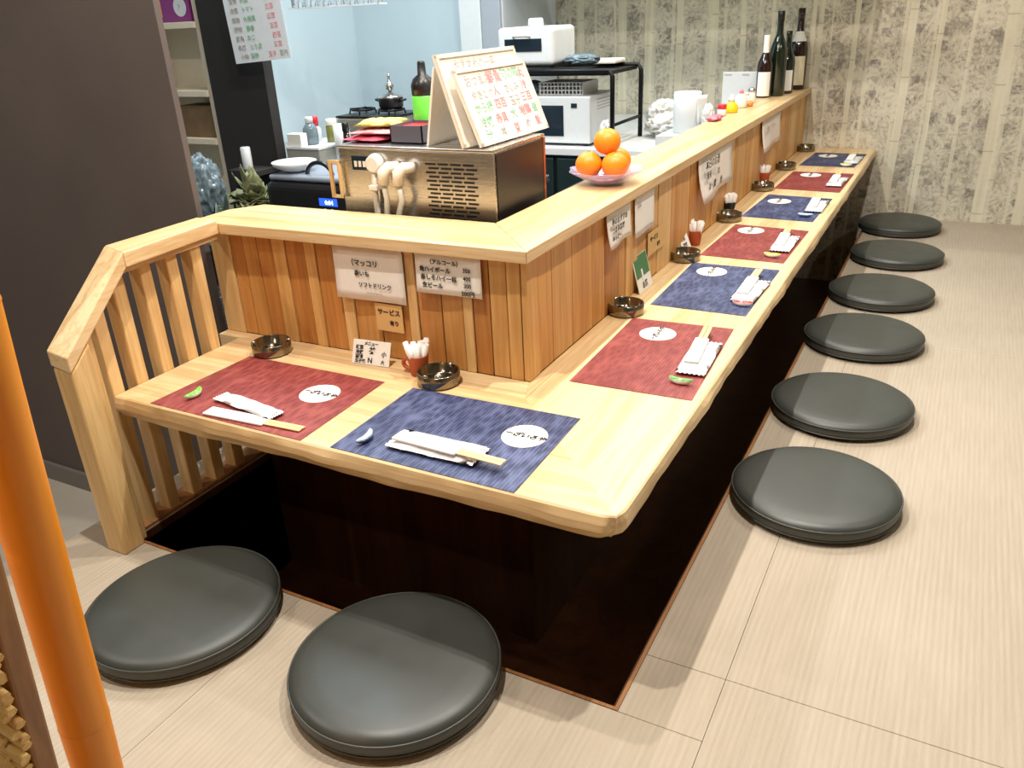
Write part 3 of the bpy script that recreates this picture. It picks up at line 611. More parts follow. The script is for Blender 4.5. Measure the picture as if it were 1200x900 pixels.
orange(DX + 0.004, DY - 0.002, ZL + 0.117, ro, 'topmost orange on the pile in the glass dish', 4)
# ------------------------------------------------------------------ bottles on the ledge end
def bottle(x, y, h, r, mat, lb, neck_mat=None, label_mat=None, lab=(0.1, 0.45), neck_label=None, neck_frac=0.3):
    t = thing('sake_bottle', lb, 'bottle', (x, y, ZL + 0.0005), radians(10))
    s = h; MB().lathe([(r * 0.9, 0), (r, 0.006), (r, s * 0.50), (r * 0.93, s * 0.57), (r * 0.6, s * 0.67), (r * 0.38, s * 0.74), (r * 0.32, s * 0.95), (r * 0.32, s * 0.96)], 32).build('body', mat, t)
    c = MB().lathe([(r * 0.37, s * 0.88), (r * 0.39, s * 0.995), (r * 0.34, s)], 20).build('cap', neck_mat or M_['black'], t)
    if neck_frac > 0.3: c['label'] = 'white wrapped neck'
    if label_mat:
        n = 14; vs = []
        for z in lab:
            for k in range(n + 1):
                a = -pi / 2 + radians(50) * (2 * k / n - 1); vs.append(((r + 0.0008) * cos(a), (r + 0.0008) * sin(a), z * s))
        MB().add(vs, [(k, k + 1, n + 2 + k, n + 1 + k) for k in range(n)], True).build('paper_label', label_mat, t)
    if neck_label:
        n = 10; vs = []
        for z, rr in ((neck_label[0], neck_label[2]), (neck_label[1], neck_label[3])):
            for k in range(n + 1):
                a = -pi / 2 + radians(60) * (2 * k / n - 1); vs.append(((r * rr + 0.001) * cos(a), (r * rr + 0.001) * sin(a), z * s))
        MB().add(vs, [(k, k + 1, n + 2 + k, n + 1 + k) for k in range(n)], True).build('neck_label', M_['paper'], t)
    return t
M_['lab_cream'] = plain('cream_bottle_label', (226, 212, 178), 0.7); M_['lab_white'] = plain('white_bottle_label', (230, 228, 220), 0.7)
bottle(-0.476, 3.44, 0.395, 0.044, M_['green_bottle'], 'tall dark green bottle standing in front of the others on the ledge', M_['black'], None)
bottle(-0.520, 3.36, 0.290, 0.038, M_['brown_bottle'], 'shorter brown bottle with white wrapped neck at left of the bottle group', M_['lab_white'], M_['lab_white'], (0.03, 0.42), (0.70, 0.97, 0.40, 0.36), 0.31)
bottle(-0.452, 3.560, 0.300, 0.040, M_['green_bottle'], 'green bottle with white label half hidden behind the tallest green one', M_['green_bottle'], M_['lab_white'], (0.05, 0.38))
bottle(-0.437, 3.77, 0.400, 0.048, M_['brown_bottle'], 'tall dark bottle with cream label and white neck seal at the wall', M_['brown_bottle'], M_['lab_cream'], (0.06, 0.42), (0.60, 0.72, 0.86, 0.45))
# ------------------------------------------------------------------ condiments on kitchen edge of the ledge
def pot(name, lb, cat, x, y, z, prof, mat, parts=()):
    t = thing(name, lb, cat, (x, y, z)); MB().lathe(prof, 20).build('body', mat, t)
    for nm, p2, m2 in parts: MB().lathe(p2, 16).build(nm, m2, t)
    return t
Z0 = ZL + 0.0005
M_['yellow'] = plain('yellow_plastic', (246, 200, 30), 0.3); M_['red'] = plain('red_plastic', (214, 40, 60), 0.3); M_['pinkp'] = plain('pink_package', (220, 120, 136), 0.4)
pot('sauce_bottle', 'squat yellow bottle with white spout on the kitchen side of the ledge', 'bottle', -0.525, 2.74, Z0, [(0.026, 0), (0.030, 0.006), (0.030, 0.026), (0.016, 0.044), (0.014, 0.046)], M_['yellow'], [('cap', [(0.014, 0.046), (0.014, 0.062), (0.007, 0.066), (0.005, 0.078)], M_['white'])])
pot('condiment_jar', 'small jar with a red lid left of the yellow bottle on the ledge', 'jar', -0.535, 2.62, Z0, [(0.018, 0), (0.020, 0.004), (0.020, 0.026), (0.017, 0.030)], M_['white'], [('lid', [(0.020, 0.030), (0.020, 0.046), (0.018, 0.048)], M_['red'])])
pot('sauce_bottle', 'white bottle with a pink tip between yellow bottle and white board', 'bottle', -0.525, 2.92, Z0, [(0.024, 0), (0.028, 0.005), (0.028, 0.045), (0.012, 0.060), (0.010, 0.062)], M_['offwhite'], [('cap', [(0.010, 0.062), (0.010, 0.072), (0.003, 0.082)], M_['pinkp'])])
pot('sauce_bottle', 'low orange sauce bottle beside the white one on the ledge', 'bottle', -0.505, 2.98, Z0, [(0.020, 0), (0.024, 0.004), (0.024, 0.018), (0.016, 0.024)], plain('orange_sauce', (222, 150, 80), 0.3), [('cap', [(0.010, 0.024), (0.010, 0.030)], M_['offwhite'])])
pot('salt_shaker', 'small clear shaker with steel top in front of the bottles', 'shaker', -0.525, 3.13, Z0, [(0.018, 0), (0.020, 0.004), (0.017, 0.045), (0.015, 0.048)], M_['offwhite'], [('lid', [(0.017, 0.048), (0.016, 0.062), (0.006, 0.070)], M_['steel'])])
pot('salt_shaker', 'small pale shaker left of the steel topped one on the ledge', 'shaker', -0.530, 3.05, Z0, [(0.016, 0), (0.018, 0.004), (0.016, 0.038), (0.012, 0.042)], M_['offwhite'], [('lid', [(0.013, 0.042), (0.012, 0.052), (0.004, 0.056)], M_['lab_cream'])])
tag(packet_mesh(0.10, 0.05, 0.022, 5).build('snack_packet', M_['pinkp']), 'small pink and white packet on the kitchen edge of the ledge', 'packet').location = (-0.525, 2.47, Z0)
bpy.data.objects['snack_packet'].rotation_euler = (0, 0, radians(85))
# ------------------------------------------------------------------ ice machine behind the ledge
MX0, MX1, MY0, MY1, MZ0, MZ1 = -1.06, -0.585, 0.68, 0.955, 0.36, 0.833
ice = thing('ice_machine', 'low stainless steel countertop machine with slotted vent and black side', 'kitchen machine', (MX0, MY0, MZ0))
def L(mb, name, mat, par, bevel=0, base=None):
    b = Vector(base if base is not None else par.location); mb.v = [tuple(Vector(v) - b) for v in mb.v]; return mb.build(name, mat, par, bevel)
L(MB().box(MX0, MX1, MY0, MY1, MZ0, MZ1 - 0.002), 'casing', M_['steel'], ice, 0.003)
L(MB().box(MX0 - 0.002, MX1 + 0.002, MY0 - 0.004, MY1 + 0.002, MZ1 - 0.002, MZ1 + 0.006), 'lid', M_['steel'], ice, 0.002)
L(MB().box(MX1, MX1 + 0.003, MY0 + 0.006, MY1 - 0.012, MZ0 + 0.01, MZ1 - 0.006), 'side_panel', M_['black'], ice)['label'] = 'black side panel'
L(MB().box(MX1, MX1 + 0.004, MY1 - 0.011, MY1, MZ0, MZ1 - 0.003), 'corner_strip', plain('copper_red_strip', (170, 90, 50), 0.3, 0.5), ice)
slot = None
for rw in range(14):
    for cl in range(4):
        x0 = -0.785 + cl * 0.037 + (0.009 if rw % 2 else 0); z0 = 0.797 - rw * 0.0105
        if slot is None: slot = MB().box(0, 0.030, -0.0012, 0.0005, 0, 0.0048).build('vent_slot', M_['black'], ice); s_ = slot
        else: s_ = slot.copy(); COL.objects.link(s_)
        s_.location = Vector((x0, MY0, z0)) - Vector(ice.location)
L(MB().box(-1.018, -0.962, MY0 - 0.003, MY0 + 0.001, 0.775, 0.812), 'control_window', M_['dark_glass'], ice, 0.002)
for k in range(3): L(MB().box(-1.008 + k * 0.014, -1.000 + k * 0.014, MY0 - 0.005, MY0 - 0.003, 0.784, 0.799), 'switch', M_['offwhite'], ice)
Mx = Matrix.Translation((-0.937, MY0, 0.795)) @ Matrix.Rotation(pi / 2, 4, 'X')
L(MB().lathe([(0.026, 0), (0.026, 0.006), (0.021, 0.022), (0.018, 0.024)], 28, Mx), 'dial', M_['offwhite'], ice)
for x in (-0.897, -0.850):
    pts = [(x + 0.028, MY0, 0.790), (x + 0.012, MY0 - 0.024, 0.790), (x, MY0 - 0.030, 0.778), (x - 0.004, MY0 - 0.030, 0.748)]
    L(MB().tube(pts, [0.013, 0.015, 0.016, 0.014], 14), 'elbow_fitting', M_['offwhite'], ice)
    L(MB().tube([(x - 0.004, MY0 - 0.030, 0.752), (x + 0.004, MY0 - 0.032, 0.71), (x + (0.0 if x < -0.88 else -0.014), MY0 - 0.034, 0.66), (x - 0.01, MY0 - 0.030, 0.56), (x - 0.01, MY0 - 0.026, 0.42)], 0.0075, 12), 'drain_hose', plain('pale_hose', (206, 198, 180), 0.35) if 'pale_hose' not in bpy.data.materials else bpy.data.materials['pale_hose'], ice)
L(MB().tube([(-0.940, MY0 - 0.014, 0.772), (-0.941, MY0 - 0.016, 0.72), (-0.940, MY0 - 0.014, 0.60), (-0.94, MY0 - 0.014, 0.42)], [0.007, 0.008, 0.008, 0.008], 12), 'drain_hose', bpy.data.materials['pale_hose'], ice)
L(MB().box(-0.953, -0.927, MY0 - 0.026, MY0 - 0.001, 0.728, 0.742), 'hose_clip', M_['offwhite'], ice, 0.002)
# wooden rack hung on its left side
rk = thing('wooden_rack', 'small pale wooden rack hooked on the left side of the steel machine', 'rack', (-1.085, 0.672, 0.70))
for dx in (-0.014, 0.016): L(MB().box(-1.075 + dx, -1.066 + dx, 0.664, 0.673, 0.70, 0.80), 'upright', M_['pale_z'], rk, 0.001)
for z in (0.70, 0.792): L(MB().box(-1.089, -1.050, 0.666, 0.671, z, z + 0.008), 'crossbar', M_['pale_x'], rk)
# kitchen unit carrying the machine and appliances
kt = thing('kitchen_counter', 'low steel kitchen worktop standing behind the boarded partition', 'counter', (-1.4, 0.9, ZK))
L(MB().box(-1.70, -0.56, 0.655, 1.32, 0.33, 0.359), 'worktop', M_['steel'], kt, 0.003); L(MB().box(-1.68, -0.58, 0.675, 1.30, ZK + 0.001, 0.33), 'cabinet', M_['steel'], kt)
ZA = MZ1 + 0.0065
# menu boards
def board(lb, x, y, yaw, ln, W_, H_, lines, hd):
    o, e_, up = lean(x, y, ZA, yaw, ln, W_, H_); t = thing('menu_board', lb, 'menu board', o); nd = e_.cross(up)
    panel(up * 0.001, e_, up, W_, H_, M_['offwhite'], 0.006, 0, 'board', t)
    for a, b, c, d in ((0, 0, W_, 0.009), (0, H_ - 0.009, W_, 0.009), (0, 0, 0.009, H_), (W_ - 0.009, 0, 0.009, H_)):
        panel(e_ * a + up * b + nd * 0.006, e_, up, c, d, M_['frame_pale'], 0.005, 0, 'frame_bar', t)
    for s, u, v, size, mk in lines: text(s, size, M_[mk], t, e_ * (u * W_) + up * (v * H_) + nd * 0.0062, e_, up, off=0.0008, bold=0.0004)
    return t
M_['frame_pale'] = wood('pale_board_frame', srgb(226, 208, 184), srgb(242, 230, 212), 'y')
board('front white menu board with red and green handwriting on the steel machine', -0.628, 0.690, radians(88), 0.398, 0.345, 0.190,
      [('おつまみ', 0.10, 0.78, 0.030, 'ink_soft'), ('鮮魚', 0.40, 0.78, 0.034, 'ink_red'), ('旬の味', 0.60, 0.80, 0.032, 'ink_green'), ('丸', 0.86, 0.78, 0.03, 'ink_red'), ('やきとり', 0.12, 0.60, 0.026, 'ink_soft'), ('人', 0.42, 0.61, 0.028, 'ink_red'), ('さしみ', 0.58, 0.62, 0.026, 'ink_soft'), ('冷', 0.84, 0.62, 0.03, 'ink_red'),
       ('から揚', 0.10, 0.43, 0.028, 'ink_green'), ('四百', 0.38, 0.44, 0.028, 'ink_red'), ('玉子', 0.60, 0.44, 0.028, 'ink_soft'), ('三百', 0.78, 0.46, 0.028, 'ink_red'), ('冷奴', 0.10, 0.24, 0.030, 'ink_green'), ('赤貝', 0.32, 0.25, 0.028, 'ink_red'), ('大', 0.54, 0.27, 0.03, 'ink_green'), ('地鶏', 0.68, 0.28, 0.03, 'ink_red'), ('煮', 0.88, 0.28, 0.028, 'ink_green'),
       ('汁', 0.12, 0.07, 0.03, 'ink_green'), ('丼', 0.32, 0.07, 0.028, 'ink_soft'), ('豆', 0.52, 0.07, 0.028, 'ink_red'), ('め', 0.70, 0.10, 0.028, 'ink_soft'), ('飯', 0.86, 0.10, 0.028, 'ink_red')], True)
board('rear pale framed menu board behind the one with coloured handwriting', -0.668, 0.672, radians(88), 0.313, 0.375, 0.222, [('おすすめの一品', 0.18, 0.82, 0.028, 'ink_soft')], True)
bl = thing('board_back_leg', 'plain pale board leaning behind the two menu boards as a stand', 'board', (-0.790, 0.70, ZA))
MB().hexa([(0.0, 0.0, 0), (0.006, 0.0, 0), (0.006, 0.26, 0), (0.0, 0.26, 0)], [(0.036, 0.0, 0.185), (0.042, 0.0, 0.185), (0.042, 0.26, 0.185), (0.036, 0.26, 0.185)]).build('panel', M_['offwhite'], bl)
gb = thing('green_bottle', 'bright green bottle with black cap left of the menu boards', 'bottle', (-0.910, 0.885, ZA))
MB().lathe([(0.030, 0), (0.033, 0.004), (0.033, 0.100), (0.031, 0.104)], 28).build('body', new_mat('bright_green_plastic', srgb(110, 220, 80), 0.25, coat=0.3), gb)
MB().lathe([(0.032, 0.104), (0.0325, 0.130), (0.026, 0.146), (0.012, 0.156), (0.0105, 0.185), (0.009, 0.190)], 24).build('cap', M_['black'], gb)
# cloths and tray on the machine
for i, (c, nm, lb, x, y, z, L_, W_, H_) in enumerate([((214, 90, 110), 'pink', 'lowest folded cloth, deep pink, on the steel machine', -1.005, 0.78, ZA, 0.13, 0.14, 0.014), ((236, 170, 178), 'pale_pink', 'pale pink folded cloth in the middle of the stack on the machine', -0.985, 0.79, ZA + 0.0165, 0.14, 0.13, 0.014), ((226, 214, 120), 'yellow', 'yellow folded cloth on top of the pink ones on the machine', -0.995, 0.80, ZA + 0.033, 0.12, 0.12, 0.018)]):
    o = packet_mesh(L_, W_, H_, 30 + i).build('folded_cloth', plain(nm + '_cloth', c, 0.9)); o.location = (x, y, z); o.rotation_euler = (0, 0, 0.15 * i); tag(o, lb, 'cloth', 'folded cloths on the steel machine')
trb = thing('tray_box', 'dark grey box with a red inside on the steel machine', 'box', (-0.868, 0.775, ZA))
bm_ = MB().box(-0.05, 0.05, -0.05, 0.06, 0, 0.003).box(-0.05, -0.047, -0.05, 0.06, 0, 0.045).box(0.047, 0.05, -0.05, 0.06, 0, 0.045).box(-0.05, 0.05, -0.05, -0.047, 0, 0.045).box(-0.05, 0.05, 0.057, 0.06, 0, 0.045)
bm_.build('case', plain('dark_grey_case', (96, 92, 100), 0.35), trb); MB().box(-0.046, 0.046, -0.046, 0.056, 0.0035, 0.038).build('lining', M_['red'], trb)['label'] = 'red lining'
# ------------------------------------------------------------------ rice cooker
rc = thing('rice_cooker', 'black rice cooker with silver lid, arched handle and lit blue display', 'rice cooker', (-1.50, 1.16, 0.3595))
MB().box(-0.215, 0.165, -0.12, 0.14, 0, 0.285).build('body', M_['black'], rc, 0.03, 4)
MB().box(-0.200, 0.158, -0.105, 0.125, 0.285, 0.305).build('lid', plain('silver_lid', (170, 180, 196), 0.3, 0.5), rc, 0.018, 3)
MB().tube([(-0.005 + 0.055 * -cos(a), -0.06, 0.300 + 0.045 * sin(a)) for a in [k * pi / 12 for k in range(13)]], 0.0075, 10).build('handle', M_['black'], rc)
MB().box(0.030, 0.105, -0.1225, -0.119, 0.215, 0.240).build('display', new_mat('blue_display', (0.02, 0.05, 0.3), 0.2, emit=(srgb(40, 90, 255), 1.2)), rc)
text('0:04', 0.020, new_mat('display_digits', (0.5, 0.7, 1), 0.3, emit=((0.6, 0.8, 1.0), 4)), rc, (0.055, -0.1225, 0.220), XX, (0, 0, 1))
for k in range(2): MB().lathe([(0.006, 0), (0.005, 0.003)], 12, Matrix.Translation((0.05 + k * 0.03, -0.119, 0.200)) @ Matrix.Rotation(pi / 2, 4, 'X')).build('button', M_['offwhite'], rc)
bw = thing('white_bowl', 'shallow white bowl resting on the left of the rice cooker lid', 'bowl', (-1.640, 1.13, 0.3595 + 0.3055))
MB().lathe([(0.035, 0), (0.040, 0.004), (0.072, 0.022), (0.078, 0.034), (0.075, 0.035), (0.066, 0.024), (0.03, 0.010), (0.002, 0.009)], 36).build('dish', M_['white'], bw)
# ------------------------------------------------------------------ plastic bags and greens behind the ledge end
def crumple(name, lb, cat, loc, sz, mat, seed, group=None, amp=0.35):
    bm = bmesh.new(); bmesh.ops.create_icosphere(bm, subdivisions=5, radius=1); r = random.Random(seed)
    from mathutils import noise
    for v in bm.verts:
        p = v.co * 1.7 + Vector((seed * 3.1, 0, 0)); d = 1 + amp * 0.55 * (0.35 - abs(noise.noise(p * 1.3)) * 1.6) + amp * 0.35 * (0.3 - abs(noise.noise(p * 3.2))) + amp * 0.15 * (0.3 - abs(noise.noise(p * 8))) ; v.co = Vector((v.co.x * d * sz[0], v.co.y * d * sz[1], v.co.z * d * sz[2]))
    mn = min(v.co.z for v in bm.verts)
    for v in bm.verts: v.co.z -= mn
    for f in bm.faces: f.smooth = True
    me = bpy.data.meshes.new(name); bm.to_mesh(me); bm.free(); me.materials.append(mat)
    o = bpy.data.objects.new(name, me); COL.objects.link(o); o.location = loc; return tag(o, lb, cat, group)
M_['greens'] = plain('dull_green_leaves', (120, 124, 88), 0.7, vary=0.4, scale=30)
M_['greydark'] = plain('dark_grey_film', (60, 66, 68), 0.2, vary=0.3, scale=30)
M_['bagclear'] = plain('crinkled_clear_bag', (104, 120, 128), 0.1, vary=0.35, scale=26)
M_['bagwhite'] = plain('crinkled_white_bag', (206, 206, 202), 0.3, vary=0.08, scale=16)
sb = thing('side_cabinet', 'low dark cabinet carrying the bags at the kitchen entrance', 'cabinet', (-2.03, 1.10, ZK))
L(MB().box(-2.33, -1.72, 0.80, 1.40, ZK + 0.001, 0.43), 'body', M_['black'], sb, 0.004)
def leafy(name, lb, loc, mat, seed):
    t = thing(name, lb, 'vegetables', loc); r = random.Random(seed)
    for k in range(44):
        a = r.uniform(0, 2 * pi); el = r.uniform(0.15, 1.5); L_ = r.uniform(0.07, 0.16); d = Vector((cos(a) * cos(el), sin(a) * cos(el), sin(el))); sd = Vector((-sin(a), cos(a), 0)); n = 6; vs = []
        for i in range(n):
            u = i / (n - 1); c = d * (L_ * u) + Vector((0, 0, -0.35 * L_ * u * u * cos(el))) + Vector((0, 0, 0.03)); w_ = 0.034 * sin(pi * (0.1 + 0.85 * u)) ; f_ = 0.008 * sin(i * 2.1 + k)
            vs += [c - sd * w_ + Vector((0, 0, f_ + 0.01)), c, c + sd * w_ + Vector((0, 0, 0.01 - f_))]
        fs = [(3 * i + j, 3 * i + j + 1, 3 * i + j + 4, 3 * i + j + 3) for i in range(n - 1) for j in (0, 1)]
        o = MB().add(vs, fs, True).build('leaf', mat, t); sm = o.modifiers.new('s', 'SOLIDIFY'); sm.thickness = 0.0012
leafy('leafy_vegetable', 'bunch of dull green leaves behind the ledge, left of the rice cooker', (-1.86, 1.13, 0.50), M_['greens'], 4)
crumple('plastic_bag', 'crinkled clear bag right beside the dark partition edge', 'plastic bag', (-2.02, 0.90, 0.431), (0.075, 0.05, 0.085), M_['bagclear'], 3, 'bags at the kitchen entrance', 0.7)
crumple('plastic_bag', 'crinkled clear bag between partition edge and green leaves', 'plastic bag', (-2.10, 1.12, 0.431), (0.07, 0.07, 0.12), M_['bagclear'], 5, 'bags at the kitchen entrance', 0.7)
crumple('plastic_bag', 'dark crinkled bag under the green leaves', 'plastic bag', (-1.87, 1.12, 0.431), (0.06, 0.07, 0.035), M_['greydark'], 8, 'bags at the kitchen entrance', 0.6)
leafy('leafy_vegetable', 'dark leafy bunch at the foot of the bags beside the ledge', (-1.80, 0.92, 0.432), plain('dark_green_leaves', (56, 74, 58), 0.5, vary=0.4), 9)
tag(MB().lathe([(0.019, 0), (0.020, 0.004), (0.020, 0.085), (0.017, 0.088)], 20).build('white_canister', M_['white']), 'small white canister standing in front of the black column', 'canister').location = (-2.16, 1.42, 0.60)
MB()
sl = thing('wall_shelf', 'small dark shelf on the black column under the white canister', 'shelf', (-2.16, 1.45, 0.58)); MB().box(-0.08, 0.08, -0.07, 0.049, 0, 0.0195).build('shelf_board', M_['black_col'], sl)
# ------------------------------------------------------------------ white shelf unit in the recess
su = thing('shelf_unit', 'tall off-white shelf unit in the recess beside the dark partition', 'shelf', (-2.6, 1.65, ZK))
M_['shelfpaint'] = plain('cream_shelf', (226, 214, 190), 0.5)
L(MB().box(-2.90, -2.395, 1.68, 1.70, ZK, 1.7), 'back_panel', M_['shelfpaint'], su)
for x in (-2.90, -2.415): L(MB().box(x, x + 0.02, 1.52, 1.70, ZK, 1.7), 'side_panel', M_['shelfpaint'], su)
for z in (0.35, 0.70, 0.895, 1.160, 1.5): L(MB().box(-2.88, -2.415, 1.51, 1.68, z - 0.025, z), 'shelf_board', M_['shelfpaint'], su, 0.002)
tag(MB().box(-0.10, 0.10, -0.06, 0.06, 0, 0.13).build('brown_box', plain('brown_carton', (120, 96, 66), 0.8, vary=0.3, scale=20)), 'brown carton on the second shelf of the recess unit', 'box').location = (-2.54, 1.60, 0.7005)
pb = thing('purple_package', 'purple package with a white round emblem on the top shelf', 'package', (-2.535, 1.56, 1.1605))
MB().box(-0.13, 0.09, -0.03, 0.05, 0, 0.17).build('carton', plain('purple_print', (136, 46, 122), 0.5), pb, 0.004)
Me = Matrix.Translation((0.04, -0.0305, 0.055)) @ Matrix.Rotation(pi / 2, 4, 'X')
MB().lathe([(0.036, 0), (0.036, 0.001)], 32, Me, smooth=False).build('round_emblem', M_['white'], pb); text('P', 0.03, M_['ink_soft'], pb, (0.03, -0.0316, 0.045), XX, (0, 0, 1))
MB().box(-0.125, -0.07, -0.0312, -0.030, 0.02, 0.14).build('orange_print', plain('orange_print', (226, 150, 80), 0.5), pb)
# hanging menu sheet on the column
notice('large white handwritten menu sheet hung across the black column and pale wall', (-2.145, 1.440, 1.000), (0.998, 0, 0.06), (-0.06, 0, 0.998), 0.285, 0.36, plain('bluish_white_sheet', (226, 234, 240), 0.6),
       [(s, u, v, 0.021, mk) for v, row in [(0.04, (('小鉢', 0.12), ('漬物', 0.3), ('玉子', 0.62), ('百円', 0.82))), (0.13, (('串焼', 0.10), ('とり皮', 0.32), ('三百', 0.75))), (0.22, (('鮮魚', 0.10), ('あじ', 0.3), ('四百', 0.76))), (0.31, (('揚物', 0.10), ('春巻', 0.32), ('五百', 0.74))), (0.40, (('煮物', 0.09), ('大根煮', 0.30), ('三百', 0.72))), (0.49, (('冷菜', 0.09), ('トマト', 0.3), ('三百', 0.72))), (0.58, (('飯物', 0.10), ('茶漬', 0.3), ('四百', 0.72)))]
        for k, (s, u) in enumerate(row) for mk in (('ink_soft', 'ink_green', 'ink_red', 'ink_soft')[k],)], 0, 'menu', 'menu_sheet', 0.0012)
# ------------------------------------------------------------------ far kitchen: stove bench, fridge, toaster, microwave
st = thing('stove_bench', 'low steel bench along the pale kitchen wall', 'bench', (-2.3, 2.4, ZK))
L(MB().box(-2.90, -1.65, 2.05, 2.54, 0.50, 0.53), 'worktop', M_['steel'], st, 0.003); L(MB().box(-2.88, -1.68, 2.08, 2.52, ZK + 0.001, 0.50), 'cabinet', M_['steel'], st)
bs = thing('condiment_stand', 'grey metal box shelf holding jars beside the black column', 'shelf', (-1.92, 1.62, ZK))
L(MB().box(-2.015, -1.845, 1.50, 1.75, ZK + 0.001, 0.672), 'body', plain('grey_metal_box', (148, 150, 144), 0.5), bs, 0.003); L(MB().box(-2.018, -1.842, 1.497, 1.753, 0.672, 0.680), 'top', M_['white'], bs)
ZB = 0.6805
pot('jar', 'small red-topped bottle next to the black column', 'jar', -1.985, 1.66, ZB, [(0.02, 0), (0.022, 0.004), (0.022, 0.05), (0.010, 0.062)], M_['white'], [('lid', [(0.014, 0.062), (0.014, 0.095), (0.010, 0.10)], M_['red'])])
pot('jar', 'clear bottle with white cap standing on the grey box', 'bottle', -1.945, 1.58, ZB, [(0.026, 0), (0.030, 0.004), (0.030, 0.062), (0.014, 0.085)], M_['bagclear'], [('lid', [(0.016, 0.085), (0.016, 0.105), (0.014, 0.107)], M_['white'])])
pot('jar', 'glass jar of green pickles with pale lid on the grey box', 'jar', -1.900, 1.66, ZB, [(0.022, 0), (0.024, 0.004), (0.024, 0.06), (0.02, 0.066)], plain('pickle_green', (120, 120, 60), 0.2, vary=0.4), [('lid', [(0.023, 0.066), (0.023, 0.088), (0.021, 0.09)], M_['offwhite'])])
tag(MB().box(-0.04, 0.03, -0.02, 0.02, 0, 0.05).build('small_carton', M_['lab_white'], None, 0.002), 'small white printed carton at the front of the grey box', 'carton').location = (-1.965, 1.525, ZB)
pt = thing('paper_roll', 'white paper roll right of the jars on the grey box', 'paper roll', (-1.80, 1.60, 0.62)); MB().lathe([(0.032, 0), (0.032, 0.14), (0.010, 0.14), (0.010, 0.13)], 28).build('roll', M_['white'], pt)
ps = thing('wall_bracket_shelf', 'narrow white shelf attached to the side of the grey box', 'shelf', (-1.80, 1.60, 0.60)); MB().box(-0.044, 0.045, -0.06, 0.06, 0, 0.0195).build('shelf_board', M_['white'], ps)
pot('tall_bottle', 'tall dark bottle with pale shoulder between grey box and machine', 'bottle', -1.68, 1.48, 0.531, [(0.03, 0), (0.032, 0.004), (0.032, 0.15), (0.013, 0.19), (0.012, 0.22)], M_['brown_bottle'], [('cap', [(0.014, 0.22), (0.014, 0.25), (0.012, 0.252)], M_['black'])])
b2 = thing('prep_bench', 'low steel prep bench between rice cooker and stove', 'bench', (-1.5, 1.6, ZK)); L(MB().box(-1.83, -1.05, 1.42, 1.95, 0.50, 0.53), 'worktop', M_['steel'], b2, 0.003); L(MB().box(-1.81, -1.07, 1.45, 1.93, ZK + 0.001, 0.50), 'cabinet', M_['steel'], b2)
pot('white_carton_stack', 'white plastic tub standing left of the folded cloths', 'tub', -1.61, 1.60, 0.531, [(0.036, 0), (0.042, 0.2), (0.044, 0.235), (0.040, 0.24)], M_['white'])
# portable stove and kettle
gs = thing('gas_stove', 'black portable gas stove behind the cloths against the pale wall', 'stove', (-2.12, 2.20, 0.5305))
MB().box(-0.10, 0.22, -0.12, 0.14, 0, 0.188).build('body', M_['steel'], gs, 0.01); MB().box(-0.10, 0.22, -0.12, 0.14, 0.188, 0.196).build('top_plate', M_['black'], gs)
for cx in (-0.03, 0.14):
    MB().tube([(cx + 0.055 * cos(2 * pi * k / 24), 0.055 * sin(2 * pi * k / 24), 0.214) for k in range(25)], 0.005, 8, False).build('pan_ring', M_['black_metal'], gs)
    for k in range(4):
        a = k * pi / 2 + 0.4; MB().tube([(cx + 0.02 * cos(a), 0.02 * sin(a), 0.218), (cx + 0.06 * cos(a), 0.06 * sin(a), 0.218), (cx + 0.065 * cos(a), 0.065 * sin(a), 0.196)], 0.004, 6).build('pan_support', M_['black_metal'], gs)
kp = thing('cooking_pot', 'small black pot with steel lid and knob on the portable stove', 'pot', (-1.98, 2.20, 0.7530))
MB().lathe([(0.05, 0), (0.056, 0.006), (0.058, 0.040), (0.060, 0.045)], 28).build('pot', M_['black'], kp); MB().lathe([(0.060, 0.045), (0.050, 0.054), (0.03, 0.062), (0.012, 0.066), (0.008, 0.075)], 28).build('lid', M_['steel'], kp)
MB().lathe([(0.008, 0.075), (0.018, 0.082), (0.020, 0.10), (0.010, 0.112), (0.005, 0.13), (0.008, 0.14), (0.004, 0.15)], 16).build('knob', M_['steel'], kp)
for s in (-1, 1): MB().tube([(s * 0.055, 0, 0.03), (s * 0.078, 0.01, 0.036), (s * 0.078, -0.012, 0.036), (s * 0.055, -0.012, 0.03)], 0.005, 8).build('handle', M_['black'], kp)
# fridge
fr = thing('tall_refrigerator', 'tall pale refrigerator between the pale wall and the wallpaper', 'refrigerator', (-2.02, 3.4, ZK))
L(MB().box(-2.15, -1.885, 3.16, 3.84, ZK, 1.45), 'body', plain('pale_grey_enamel', (184, 190, 196), 0.3), fr, 0.006); L(MB().box(-2.145, -2.010, 3.135, 3.158, ZK + 0.03, 1.44), 'door', M_['white'], fr, 0.004); L(MB().box(-2.006, -1.890, 3.135, 3.158, ZK + 0.03, 1.44), 'door', plain('grey_door', (160, 166, 174), 0.3), fr, 0.004)
L(MB().box(-1.965, -1.935, 3.120, 3.135, 0.925, 0.931), 'handle', M_['black'], fr)
